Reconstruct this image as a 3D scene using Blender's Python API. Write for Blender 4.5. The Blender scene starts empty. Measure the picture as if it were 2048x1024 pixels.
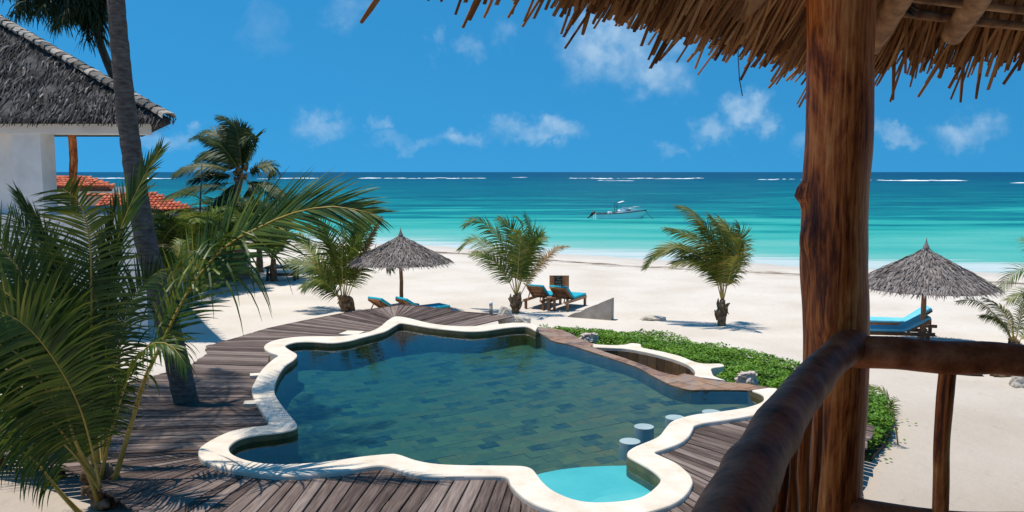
import bpy, bmesh, math, random
from mathutils import Vector as V, Matrix
from mathutils import noise as mn
random.seed(7)
R = math.radians
sc = bpy.context.scene
COL = sc.collection

# ------------------------------------------------------------------ camera, sky, sun
F, PIT, H = 1704.0, R(5.63), 4.7            # focal length (px of the 2048 frame), tilt, eye height
cam = bpy.data.cameras.new('camera'); camo = bpy.data.objects.new('camera', cam); COL.objects.link(camo)
cam.sensor_width = 36; cam.lens = 36 * F / 2048; cam.clip_start = .05; cam.clip_end = 90000
camo.location = (0, 0, H); camo.rotation_euler = (R(90) - PIT, 0, 0)
sc.camera = camo
SHX, SHY = .22, -.04                         # shadow drift per metre of height
SUN_EL = math.atan2(1, math.hypot(SHX, SHY))
sun = bpy.data.lights.new('sun', 'SUN'); suno = bpy.data.objects.new('sun', sun); COL.objects.link(suno)
sun.energy = 4.9; sun.angle = R(.53); sun.color = (1, .925, .82)
suno.rotation_euler = V((SHX, SHY, -1)).to_track_quat('-Z', 'Y').to_euler()
vs = sc.view_settings; vs.view_transform = 'Standard'; vs.look = 'None'; vs.gamma = 1; vs.exposure = 0; vs.use_curve_mapping = False
sc.render.engine = 'CYCLES'
cy = sc.cycles
cy.max_bounces = 8; cy.diffuse_bounces = 3; cy.glossy_bounces = 3; cy.transmission_bounces = 4; cy.transparent_max_bounces = 12; cy.volume_bounces = 0
cy.use_denoising = True; cy.sample_clamp_indirect = 6; cy.caustics_reflective = False; cy.caustics_refractive = False

def ray(px, py):
    u = (px - 1024) / F; v = -(py - 512) / F
    return V((u, math.cos(PIT) + v * math.sin(PIT), -math.sin(PIT) + v * math.cos(PIT)))
def G(px, py, z=0.):                         # the place on the level z seen at that spot of the photograph
    r = ray(px, py); t = (z - H) / r.z
    return V((r.x * t, r.y * t, z))
def D(px, py, d):                            # the place at ground distance d
    r = ray(px, py); t = d / r.y
    return V((r.x * t, d, H + r.z * t))

# --- world
world = bpy.data.worlds.new('World'); sc.world = world; world.use_nodes = True
def make_world():
    nt = world.node_tree; N = nt.nodes; L = nt.links; N.clear()
    out = N.new('ShaderNodeOutputWorld'); bg = N.new('ShaderNodeBackground'); bg.inputs[1].default_value = .14
    sky = N.new('ShaderNodeTexSky'); sky.sky_type = 'NISHITA'; sky.sun_disc = False
    sky.sun_elevation = SUN_EL; sky.sun_rotation = math.atan2(-SHX, -SHY) 
    sky.altitude = 0; sky.air_density = 1.0; sky.dust_density = .15; sky.ozone_density = 3.2
    hs = N.new('ShaderNodeHueSaturation'); hs.inputs['Saturation'].default_value = 1.22; hs.inputs['Value'].default_value = .95; hs.inputs['Hue'].default_value = .493
    L.new(sky.outputs[0], hs.inputs['Color'])
    gm = N.new('ShaderNodeGamma'); gm.inputs[1].default_value = 1.0
    tint = N.new('ShaderNodeVectorMath'); tint.operation = 'MULTIPLY'; tint.inputs[1].default_value = (.36, 1.02, 1.09); L.new(hs.outputs[0], tint.inputs[0]); L.new(tint.outputs[0], gm.inputs[0])
    tc = N.new('ShaderNodeTexCoord')
    vm = N.new('ShaderNodeVectorMath'); vm.operation = 'MULTIPLY_ADD'; vm.inputs[1].default_value = (1, 1, .75); vm.inputs[2].default_value = (0, 0, .34); L.new(tc.outputs['Generated'], vm.inputs[0])
    vn = N.new('ShaderNodeVectorMath'); vn.operation = 'NORMALIZE'; L.new(vm.outputs[0], vn.inputs[0]); L.new(vn.outputs[0], sky.inputs['Vector'])
    nz = N.new('ShaderNodeTexNoise'); nz.inputs['Scale'].default_value = 26; nz.inputs['Detail'].default_value = 7; nz.inputs['Roughness'].default_value = .62
    L.new(tc.outputs['Generated'], nz.inputs['Vector'])
    sub = N.new('ShaderNodeVectorMath'); sub.operation = 'SUBTRACT'; sub.inputs[1].default_value = (.5, .5, .5); L.new(nz.outputs['Color'], sub.inputs[0])
    scl = N.new('ShaderNodeVectorMath'); scl.operation = 'SCALE'; scl.inputs['Scale'].default_value = .075; L.new(sub.outputs[0], scl.inputs[0])
    add = N.new('ShaderNodeVectorMath'); add.operation = 'ADD'; L.new(tc.outputs['Generated'], add.inputs[0]); L.new(scl.outputs[0], add.inputs[1])
    acc = None
    # (px, py, half width, half height, strength): the clouds that stand in the sky over the sea
    CL = [(1215, 85, 80, 62, .62), (1315, 145, 58, 42, .55), (1360, 60, 40, 40, .3), (1485, 215, 36, 30, .62), (1428, 262, 36, 22, .5), (1530, 245, 22, 22, .4), (1110, 255, 44, 20, .55),
          (1040, 262, 50, 22, .34), (1000, 245, 20, 18, .3), (920, 275, 36, 17, .45), (640, 245, 46, 26, .45), (760, 255, 22, 12, .3), (1930, 265, 42, 24, .5), (1790, 268, 30, 14, .36), (940, 95, 22, 22, .26),
          (880, 80, 14, 34, .18), (690, 20, 40, 26, .2), (1020, 70, 20, 26, .18), (330, 272, 46, 15, .34), (390, 248, 16, 10, .3), (530, 50, 30, 45, .1), (1340, 300, 26, 10, .2), (1640, 285, 40, 14, .25), (820, 280, 60, 12, .2)]
    random.seed(3)
    for az in range(12):                      # the same weather all round the horizon
        a = R(152 + az * 19); CL.append((None, (math.cos(a), math.sin(a), random.uniform(.06, .2)), random.uniform(30, 60), random.uniform(15, 30), .45))
    for c in CL:
        if c[0] is None: d = V(c[1]).normalized()
        else: d = ray(c[0], c[1]).normalized()
        w, h, st = 1.15 * c[2] / F, 1.2 * c[3] / F, c[4]
        s1 = N.new('ShaderNodeVectorMath'); s1.operation = 'SUBTRACT'; L.new(add.outputs[0], s1.inputs[0]); s1.inputs[1].default_value = d
        m1 = N.new('ShaderNodeVectorMath'); m1.operation = 'MULTIPLY'; L.new(s1.outputs[0], m1.inputs[0]); m1.inputs[1].default_value = (1 / w, 1 / w, 1 / h)
        l1 = N.new('ShaderNodeVectorMath'); l1.operation = 'LENGTH'; L.new(m1.outputs[0], l1.inputs[0])
        mr = N.new('ShaderNodeMapRange'); mr.interpolation_type = 'SMOOTHERSTEP'; mr.inputs['From Min'].default_value = 1.5; mr.inputs['From Max'].default_value = .15
        mr.inputs['To Min'].default_value = 0; mr.inputs['To Max'].default_value = st; L.new(l1.outputs['Value'], mr.inputs['Value'])
        if acc is None: acc = mr.outputs[0]
        else:
            mx = N.new('ShaderNodeMath'); mx.operation = 'MAXIMUM'; L.new(acc, mx.inputs[0]); L.new(mr.outputs[0], mx.inputs[1]); acc = mx.outputs[0]
    n2 = N.new('ShaderNodeTexNoise'); n2.inputs['Scale'].default_value = 60; n2.inputs['Detail'].default_value = 5; L.new(tc.outputs['Generated'], n2.inputs['Vector'])
    r2 = N.new('ShaderNodeMapRange'); r2.inputs['From Min'].default_value = .3; r2.inputs['From Max'].default_value = .65; r2.inputs['To Min'].default_value = .35; r2.inputs['To Max'].default_value = 1.1; L.new(n2.outputs[0], r2.inputs['Value'])
    mm = N.new('ShaderNodeMath'); mm.operation = 'MULTIPLY'; L.new(acc, mm.inputs[0]); L.new(r2.outputs[0], mm.inputs[1])
    mix = N.new('ShaderNodeMix'); mix.data_type = 'RGBA'; L.new(mm.outputs[0], mix.inputs['Factor']); L.new(gm.outputs[0], mix.inputs[6]); mix.inputs[7].default_value = (3.6, 4.9, 6.2, 1)
    L.new(mix.outputs[2], bg.inputs[0]); L.new(bg.outputs[0], out.inputs[0])
make_world()

# ------------------------------------------------------------------ helpers
WM = {}
def link(o, parent=None):
    COL.objects.link(o)
    if parent is not None:
        o.parent = parent; o.matrix_parent_inverse = WM[parent.name].inverted()
    WM[o.name] = o.matrix_basis.copy()
    return o
def tag(o, label=None, cat=None, group=None, kind=None):
    if label: o['label'] = label
    if cat: o['category'] = cat
    if group: o['group'] = group
    if kind: o['kind'] = kind
    return o
def thing(name, loc, label, cat, group=None, kind=None):
    o = bpy.data.objects.new(name, None); o.empty_display_size = .2; o.location = loc
    o.matrix_basis = Matrix.Translation(V(loc)); link(o)
    return tag(o, label, cat, group, kind)
def inst(name, mesh, mtx, parent=None):
    o = bpy.data.objects.new(name, mesh); o.matrix_basis = mtx; return link(o, parent)

class MB:
    def __init__(s): s.v = []; s.f = []
    def add(s, vs_, fs):
        b = len(s.v); s.v += [tuple(x) for x in vs_]; s.f += [tuple(b + i for i in f) for f in fs]
    def box(s, c, size, m=None):
        x, y, z = size[0] / 2, size[1] / 2, size[2] / 2; c = V(c)
        p = [V((a, b, d)) for a in (-x, x) for b in (-y, y) for d in (-z, z)]
        if m is not None: p = [m @ q for q in p]
        s.add([c + q for q in p], [(0, 1, 3, 2), (4, 6, 7, 5), (0, 4, 5, 1), (2, 3, 7, 6), (0, 2, 6, 4), (1, 5, 7, 3)])
    def beam(s, a, b, w, h, up=V((0, 0, 1))):
        a = V(a); b = V(b); d = b - a; l = d.length; d = d / l
        sd = d.cross(up)
        if sd.length < 1e-4: sd = V((1, 0, 0))
        sd.normalize(); u = sd.cross(d)
        m = Matrix((d, sd, u)).transposed()
        s.box((a + b) / 2, (l, w, h), m)
    def tube(s, pts, rad, n=8, cap=True, jit=0):
        pts = [V(p) for p in pts]; k = len(pts)
        if not isinstance(rad, (list, tuple)): rad = [rad] * k
        ref = None; rings = []
        for i, p in enumerate(pts):
            t = (pts[min(i + 1, k - 1)] - pts[max(i - 1, 0)]).normalized()
            if ref is None:
                ref = V((1, 0, 0)) if abs(t.x) < .8 else V((0, 1, 0))
            a = (ref - t * ref.dot(t)).normalized(); ref = a; b = t.cross(a)
            rings.append([p + (a * math.cos(2 * math.pi * j / n) + b * math.sin(2 * math.pi * j / n)) * rad[i] * (1 + (random.uniform(-jit, jit) if jit else 0)) for j in range(n)])
        vs_ = [q for r in rings for q in r]; fs = []
        for i in range(k - 1):
            for j in range(n):
                fs.append((i * n + j, i * n + (j + 1) % n, (i + 1) * n + (j + 1) % n, (i + 1) * n + j))
        if cap: fs.append(tuple(range(n - 1, -1, -1))); fs.append(tuple((k - 1) * n + j for j in range(n)))
        s.add(vs_, fs)
    def prism(s, poly, z0, z1):
        n = len(poly)
        s.add([(p[0], p[1], z1) for p in poly] + [(p[0], p[1], z0) for p in poly],
              [tuple(range(n)), tuple(range(2 * n - 1, n - 1, -1))] + [(i, n + i, n + (i + 1) % n, (i + 1) % n) for i in range(n)])
    def lathe(s, c, prof, n=16):
        c = V(c); vs_ = []; fs = []
        for r, z in prof:
            vs_ += [c + V((r * math.cos(2 * math.pi * j / n), r * math.sin(2 * math.pi * j / n), z)) for j in range(n)]
        for i in range(len(prof) - 1):
            for j in range(n): fs.append((i * n + j, i * n + (j + 1) % n, (i + 1) * n + (j + 1) % n, (i + 1) * n + j))
        fs.append(tuple(range(n - 1, -1, -1))); fs.append(tuple((len(prof) - 1) * n + j for j in range(n)))
        s.add(vs_, fs)
    def mesh(s, name, mat, smooth=False):
        me = bpy.data.meshes.new(name); me.from_pydata(s.v, [], s.f); me.update()
        if mat: me.materials.append(mat)
        if smooth: me.polygons.foreach_set('use_smooth', [True] * len(me.polygons))
        return me
    def build(s, name, mat, parent=None, smooth=False, mtx=None):
        return inst(name, s.mesh(name, mat, smooth), mtx or Matrix(), parent)

def cr(pts, k=6, closed=False):
    pts = [V(p) for p in pts]; n = len(pts); out = []
    rng = n if closed else n - 1
    for i in range(rng):
        if closed: p0, p1, p2, p3 = pts[i - 1], pts[i], pts[(i + 1) % n], pts[(i + 2) % n]
        else: p0, p1, p2, p3 = pts[max(i - 1, 0)], pts[i], pts[i + 1], pts[min(i + 2, n - 1)]
        for j in range(k):
            t = j / k
            out.append(.5 * ((2 * p1) + (p2 - p0) * t + (2 * p0 - 5 * p1 + 4 * p2 - p3) * t * t + (3 * p1 - p0 - 3 * p2 + p3) * t ** 3))
    if not closed: out.append(pts[-1].copy())
    return out
def resample(pts, m):
    d = [0]
    for a, b in zip(pts, pts[1:]): d.append(d[-1] + (b - a).length)
    out = []; j = 0
    for i in range(m):
        t = d[-1] * i / (m - 1)
        while j < len(pts) - 2 and d[j + 1] < t: j += 1
        w = (t - d[j]) / max(d[j + 1] - d[j], 1e-9); out.append(pts[j].lerp(pts[j + 1], min(max(w, 0), 1)))
    return out
def clip(subj, cell):                         # Sutherland-Hodgman: subj (any) by convex ccw cell
    out = [tuple(p[:2]) for p in subj]
    for i in range(len(cell)):
        a, b = cell[i], cell[(i + 1) % len(cell)]
        def side(p): return (b[0] - a[0]) * (p[1] - a[1]) - (b[1] - a[1]) * (p[0] - a[0])
        inp, out = out, []
        if not inp: return []
        for j in range(len(inp)):
            p, q = inp[j - 1], inp[j]; sp, sq = side(p), side(q)
            if sq >= 0:
                if sp < 0: t = sp / (sp - sq); out.append((p[0] + (q[0] - p[0]) * t, p[1] + (q[1] - p[1]) * t))
                out.append(q)
            elif sp >= 0:
                t = sp / (sp - sq); out.append((p[0] + (q[0] - p[0]) * t, p[1] + (q[1] - p[1]) * t))
    res = []
    for p in out:
        if not res or (abs(p[0] - res[-1][0]) + abs(p[1] - res[-1][1])) > 1e-4: res.append(p)
    if len(res) > 1 and abs(res[0][0] - res[-1][0]) + abs(res[0][1] - res[-1][1]) < 1e-4: res.pop()
    return res
def area(p): return .5 * sum(p[i - 1][0] * p[i][1] - p[i][0] * p[i - 1][1] for i in range(len(p)))
def inside(p, poly):
    c = False; x, y = p[0], p[1]
    for i in range(len(poly)):
        a, b = poly[i - 1], poly[i]
        if (a[1] > y) != (b[1] > y) and x < (b[0] - a[0]) * (y - a[1]) / (b[1] - a[1]) + a[0]: c = not c
    return c
def sm(a, b, x):
    t = min(max((x - a) / (b - a), 0), 1); return t * t * (3 - 2 * t)

# ------------------------------------------------------------------ materials
MT = {}
def mk(name):
    m = bpy.data.materials.new(name); m.use_nodes = True; MT[name] = m
    return m, m.node_tree.nodes, m.node_tree.links, m.node_tree.nodes['Principled BSDF']
def ramp(N, stops, interp='LINEAR'):
    r = N.new('ShaderNodeValToRGB'); r.color_ramp.interpolation = interp
    el = r.color_ramp.elements
    while len(el) < len(stops): el.new(.5)
    for e, (p, c) in zip(el, stops): e.position = p; e.color = (*c, 1)
    return r
def basic(name, stops, scale=6, rough=.8, bump=.0, bscale=None, stretch=None, coord='Object', detail=5, rand=None, spec=None, metal=0, bdist=.02, nrough=.6, rw=.5, nw=1.):
    """noise-driven colour; rand: 'object' or 'island' shifts the noise from piece to piece"""
    m, N, L, B = mk(name)
    tc = N.new('ShaderNodeTexCoord'); src = tc.outputs[coord]
    mp = N.new('ShaderNodeMapping'); L.new(src, mp.inputs[0])
    if stretch: mp.inputs['Scale'].default_value = stretch
    vec = mp.outputs[0]
    rv = None
    if rand == 'object': rv = N.new('ShaderNodeObjectInfo').outputs['Random']
    if rand == 'island': rv = N.new('ShaderNodeNewGeometry').outputs['Random Per Island']
    if rv is not None:
        mu = N.new('ShaderNodeMath'); mu.operation = 'MULTIPLY'; mu.inputs[1].default_value = 53.; L.new(rv, mu.inputs[0])
        ad = N.new('ShaderNodeVectorMath'); ad.operation = 'ADD'; L.new(vec, ad.inputs[0]); L.new(mu.outputs[0], ad.inputs[1]); vec = ad.outputs[0]
    nz = N.new('ShaderNodeTexNoise'); nz.inputs['Scale'].default_value = scale; nz.inputs['Detail'].default_value = detail; nz.inputs['Roughness'].default_value = nrough
    L.new(vec, nz.inputs['Vector']); fac = nz.outputs[0]
    if rv is not None:
        mx = N.new('ShaderNodeMath'); mx.operation = 'MULTIPLY_ADD'; L.new(rv, mx.inputs[0]); mx.inputs[1].default_value = rw
        sb = N.new('ShaderNodeMath'); sb.operation = 'MULTIPLY_ADD'; L.new(fac, sb.inputs[0]); sb.inputs[1].default_value = nw; sb.inputs[2].default_value = .5 - nw / 2 - rw / 2; L.new(sb.outputs[0], mx.inputs[2]); fac = mx.outputs[0]
    r = ramp(N, stops); L.new(fac, r.inputs[0]); L.new(r.outputs[0], B.inputs['Base Color'])
    B.inputs['Roughness'].default_value = rough; B.inputs['Metallic'].default_value = metal
    if spec is not None: B.inputs['Specular IOR Level'].default_value = spec
    if bump:
        n2 = N.new('ShaderNodeTexNoise'); n2.inputs['Scale'].default_value = bscale or scale * 3; n2.inputs['Detail'].default_value = 6; L.new(vec, n2.inputs['Vector'])
        bp = N.new('ShaderNodeBump'); bp.inputs['Strength'].default_value = bump; bp.inputs['Distance'].default_value = bdist; L.new(n2.outputs[0], bp.inputs['Height']); L.new(bp.outputs[0], B.inputs['Normal'])
    return m
def g3(a, b, c): return [(.28, a), (.5, b), (.72, c)]
basic('coping', [(.25, (.50, .40, .29)), (.4, (.64, .55, .44)), (.55, (.71, .63, .53)), (.75, (.77, .70, .61))], 2.2, .85, .35, 30, bdist=.006, spec=.1, detail=9, nrough=.72)
basic('plaster', g3((.62, .60, .57), (.72, .70, .67), (.78, .76, .73)), 1.2, .9, .2, 30, bdist=.005, spec=.1)
basic('concrete', g3((.27, .235, .195), (.36, .315, .27), (.44, .395, .34)), 2.5, .95, .6, 25, bdist=.02, spec=.1)
basic('deckwood', [(.15, (.036, .023, .018)), (.42, (.105, .073, .060)), (.62, (.175, .13, .110)), (.85, (.28, .22, .19))], 5, .8, .5, 14, stretch=(.35, 5, 5), rand='object', bdist=.006, spec=.25)
basic('slate_floor', [(.10, (0.024, 0.036, 0.036)), (.18, (0.104, 0.079, 0.040)), (.30, (0.200, 0.133, 0.050)), (.42, (0.144, 0.108, 0.046)), (.52, (0.248, 0.155, 0.050)), (.62, (0.176, 0.122, 0.050)), (.72, (0.288, 0.137, 0.040)), (.82, (0.136, 0.104, 0.050)), (.92, (0.048, 0.058, 0.050))], 5, .7, .4, 14, rand='object', bdist=.01, rw=.8, nw=.4)
basic('slate_weir', [(.12, (.10, .075, .06)), (.35, (.24, .13, .07)), (.55, (.36, .20, .10)), (.75, (.28, .20, .15)), (.9, (.42, .26, .13))], 4, .42, .4, 16, rand='object', bdist=.006)
basic('slate_slab', [(.15, (.05, .03, .018)), (.4, (.13, .07, .03)), (.65, (.2, .11, .05)), (.9, (.15, .10, .065))], 3, .7, .5, 12, rand='object', bdist=.01)
basic('pool_wall', [(.25, (.08, .075, .04)), (.5, (.19, .14, .065)), (.75, (.28, .2, .085))], 2.5, .6, .4, 12, bdist=.01)
basic('turquoise', g3((.12, .50, .52), (.15, .55, .56), (.19, .59, .59)), 1.4, .8)
basic('stool_plaster', g3((.42, .46, .48), (.48, .52, .54), (.54, .57, .59)), 3, .8)
basic('thatch_grey', [(.15, (.075, .063, .058)), (.45, (.18, .155, .145)), (.7, (.29, .255, .24)), (.9, (.38, .34, .315))], 4, .95, rand='island', spec=.05)
basic('thatch_dark', [(.25, (.012, .012, .012)), (.5, (.05, .048, .047)), (.72, (.14, .13, .125)), (.9, (.36, .34, .32))], 2.2, .95, rand='island', spec=.05)  # shadow between the blades put into the colour, varied at random
basic('reed', [(.15, (.10, .034, .011)), (.42, (.29, .12, .038)), (.65, (.46, .225, .085)), (.88, (.62, .38, .18))], 3, .7, .3, 30, stretch=(1, 1, .15), rand='object', bdist=.002, spec=.25)
basic('reed_mass', [(.15, (.08, .028, .009)), (.42, (.23, .095, .03)), (.65, (.40, .19, .07)), (.88, (.55, .33, .15))], 3, .75, rand='island', spec=.2)
def log_mat():
    m, N, L, B = mk('log'); tc = N.new('ShaderNodeTexCoord')
    def nz(st, sc_, dt):
        mp = N.new('ShaderNodeMapping'); mp.inputs['Scale'].default_value = st; L.new(tc.outputs['Object'], mp.inputs[0]); n = N.new('ShaderNodeTexNoise'); n.inputs['Scale'].default_value = sc_; n.inputs['Detail'].default_value = dt; n.inputs['Roughness'].default_value = .65; n.inputs['Distortion'].default_value = .6; L.new(mp.outputs[0], n.inputs['Vector']); return n.outputs[0]
    g, st = nz((1, 1, .05), 60, 6), nz((1, 1, .22), 9, 6)
    a = N.new('ShaderNodeMath'); a.operation = 'MULTIPLY_ADD'; L.new(g, a.inputs[0]); a.inputs[1].default_value = .45; 
    q = N.new('ShaderNodeMath'); q.operation = 'MULTIPLY'; q.inputs[1].default_value = .6; L.new(st, q.inputs[0]); L.new(q.outputs[0], a.inputs[2])
    r = ramp(N, [(.38, (.02, .004, .001)), (.46, (.16, .032, .006)), (.52, (.44, .11, .02)), (.58, (.62, .21, .05)), (.68, (.78, .40, .14))]); L.new(a.outputs[0], r.inputs[0]); L.new(r.outputs[0], B.inputs['Base Color'])
    B.inputs['Roughness'].default_value = .5; B.inputs['Specular IOR Level'].default_value = .25
    bp = N.new('ShaderNodeBump'); bp.inputs['Strength'].default_value = .6; bp.inputs['Distance'].default_value = .012; L.new(a.outputs[0], bp.inputs['Height']); L.new(bp.outputs[0], B.inputs['Normal'])
log_mat()
basic('rail_log', [(.3, (.08, .025, .011)), (.45, (.27, .085, .032)), (.58, (.43, .155, .065)), (.72, (.6, .27, .13))], 9, .6, .5, 22, bdist=.01, spec=.15, detail=8, nrough=.68)
basic('pole_log', [(.28, (.10, .04, .014)), (.45, (.26, .125, .05)), (.6, (.40, .22, .10)), (.75, (.52, .33, .17))], 13, .7, .5, 30, bdist=.006)
basic('teak', g3((.12, .045, .015), (.24, .10, .035), (.36, .17, .065)), 5, .55, .2, 30, rand='object', bdist=.004)
basic('dark_timber', g3((.03, .014, .008), (.065, .03, .017), (.11, .055, .03)), 5, .7, .3, 20)
basic('cushion_teal', g3((.015, .30, .40), (.02, .36, .47), (.03, .42, .53)), 3, .8, .15, 60, bdist=.004, spec=.2)
basic('cushion_sky', g3((.12, .48, .66), (.15, .53, .71), (.19, .58, .76)), 3, .8, .15, 60, bdist=.004, spec=.2)
basic('trunk', [(.25, (.065, .05, .042)), (.5, (.14, .115, .1)), (.75, (.23, .195, .17))], 6, .95, .9, 14, stretch=(1, 1, 3.2), bdist=.04, spec=.05)
basic('husk', [(.25, (.07, .042, .025)), (.5, (.19, .125, .075)), (.75, (.34, .25, .16))], 7, .95, .8, 20, spec=.05)
basic('rachis', g3((.22, .15, .025), (.38, .26, .045), (.46, .34, .09)), 3, .5)
basic('rachis_green', g3((.12, .12, .02), (.22, .2, .04), (.32, .28, .07)), 3, .5)
basic('red_tile', [(.15, (.22, .05, .025)), (.45, (.48, .10, .04)), (.7, (.62, .17, .07)), (.9, (.5, .2, .12))], 5, .8, .3, 20, rand='object')
basic('coral_rock', g3((.36, .30, .24), (.55, .49, .41), (.68, .62, .54)), 4, .95, .8, 14, bdist=.03, spec=.1)
basic('shell', g3((.32, .24, .20), (.52, .43, .38), (.66, .58, .52)), 6, .6, .4, 20, bdist=.01)
basic('boat_white', g3((.82, .83, .83), (.87, .87, .87), (.9, .9, .9)), 2, .3)
basic('boat_navy', g3((.012, .02, .045), (.018, .03, .06), (.03, .045, .08)), 2, .4)
basic('boat_black', g3((.01, .01, .012), (.02, .02, .022), (.03, .03, .03)), 2, .4)
basic('boat_red', g3((.2, .05, .03), (.3, .08, .05), (.35, .1, .06)), 2, .5)
basic('steel', g3((.35, .36, .37), (.5, .5, .51), (.6, .6, .6)), 3, .35, metal=.8)
basic('chalkboard', g3((.012, .016, .014), (.022, .027, .024), (.04, .045, .04)), 4, .9)
basic('chalk', g3((.6, .6, .58), (.7, .7, .68), (.75, .75, .73)), 9, .9)
basic('blue_cloth', g3((.01, .03, .3), (.015, .06, .42), (.03, .15, .55)), 3, .85)
basic('red_cloth', g3((.4, .02, .02), (.55, .04, .03), (.6, .08, .05)), 3, .85)
basic('white_cloth', g3((.6, .6, .6), (.7, .7, .7), (.75, .75, .75)), 3, .85)
basic('unseen_wall', g3((.10, .06, .035), (.14, .085, .05), (.18, .11, .065)), 1.2, .9)  # brown of the out-of-view walls added to darken the post
basic('foam', g3((.72, .76, .78), (.80, .83, .85), (.85, .87, .88)), 1, .9)
basic('rope', g3((.03, .02, .015), (.05, .035, .025), (.08, .06, .04)), 9, .9)
basic('bark', g3((.03, .02, .014), (.06, .042, .03), (.1, .075, .055)), 8, .95, .6, 20)

def leafmat(name, stops, trans=.3, rough=.5, gloss=.025):
    m, N, L, B = mk(name); N.remove(B); out = N['Material Output']
    rv = N.new('ShaderNodeNewGeometry'); tc = N.new('ShaderNodeTexCoord')
    nz = N.new('ShaderNodeTexNoise'); nz.inputs['Scale'].default_value = 1.4; nz.inputs['Detail'].default_value = 3; L.new(tc.outputs['Object'], nz.inputs['Vector'])
    ma = N.new('ShaderNodeMath'); ma.operation = 'MULTIPLY_ADD'; L.new(rv.outputs['Random Per Island'], ma.inputs[0]); ma.inputs[1].default_value = .45
    sb = N.new('ShaderNodeMath'); sb.operation = 'SUBTRACT'; L.new(nz.outputs[0], sb.inputs[0]); sb.inputs[1].default_value = .22; L.new(sb.outputs[0], ma.inputs[2])
    r = ramp(N, stops); L.new(ma.outputs[0], r.inputs[0])
    df = N.new('ShaderNodeBsdfDiffuse'); tr = N.new('ShaderNodeBsdfTranslucent'); gl = N.new('ShaderNodeBsdfGlossy'); gl.inputs['Roughness'].default_value = rough; gl.inputs['Color'].default_value = (.9, .95, .9, 1)
    hs = N.new('ShaderNodeHueSaturation'); hs.inputs['Value'].default_value = 1.5; hs.inputs['Hue'].default_value = .485; L.new(r.outputs[0], hs.inputs['Color'])
    L.new(r.outputs[0], df.inputs[0]); L.new(hs.outputs[0], tr.inputs[0])
    m1 = N.new('ShaderNodeMixShader'); m1.inputs[0].default_value = trans; L.new(df.outputs[0], m1.inputs[1]); L.new(tr.outputs[0], m1.inputs[2])
    m2 = N.new('ShaderNodeMixShader'); m2.inputs[0].default_value = gloss; L.new(m1.outputs[0], m2.inputs[1]); L.new(gl.outputs[0], m2.inputs[2])
    L.new(m2.outputs[0], out.inputs[0]); return m
leafmat('palm_leaf', [(.15, (.022, .05, .007)), (.4, (.06, .11, .012)), (.62, (.12, .165, .02)), (.82, (.21, .21, .035)), (.95, (.26, .19, .06))])
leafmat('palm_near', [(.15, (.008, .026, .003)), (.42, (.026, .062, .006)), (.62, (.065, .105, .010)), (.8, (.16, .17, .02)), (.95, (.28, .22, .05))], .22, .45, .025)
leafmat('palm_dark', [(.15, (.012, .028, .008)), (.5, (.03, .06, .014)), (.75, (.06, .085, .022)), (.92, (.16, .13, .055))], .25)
leafmat('palm_wind', [(.15, (.03, .055, .008)), (.4, (.08, .115, .012)), (.62, (.16, .17, .02)), (.82, (.28, .21, .04)), (.95, (.27, .14, .06))])
leafmat('palm_dry', [(.2, (.09, .05, .02)), (.5, (.2, .12, .05)), (.8, (.33, .22, .1))], .2)
leafmat('creeper', [(.15, (.03, .09, .008)), (.45, (.08, .2, .016)), (.7, (.15, .30, .025)), (.92, (.22, .36, .05))], .25, .5, .02)
leafmat('needle', [(.2, (.008, .016, .007)), (.5, (.018, .034, .012)), (.8, (.045, .065, .018))], .2)

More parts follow.
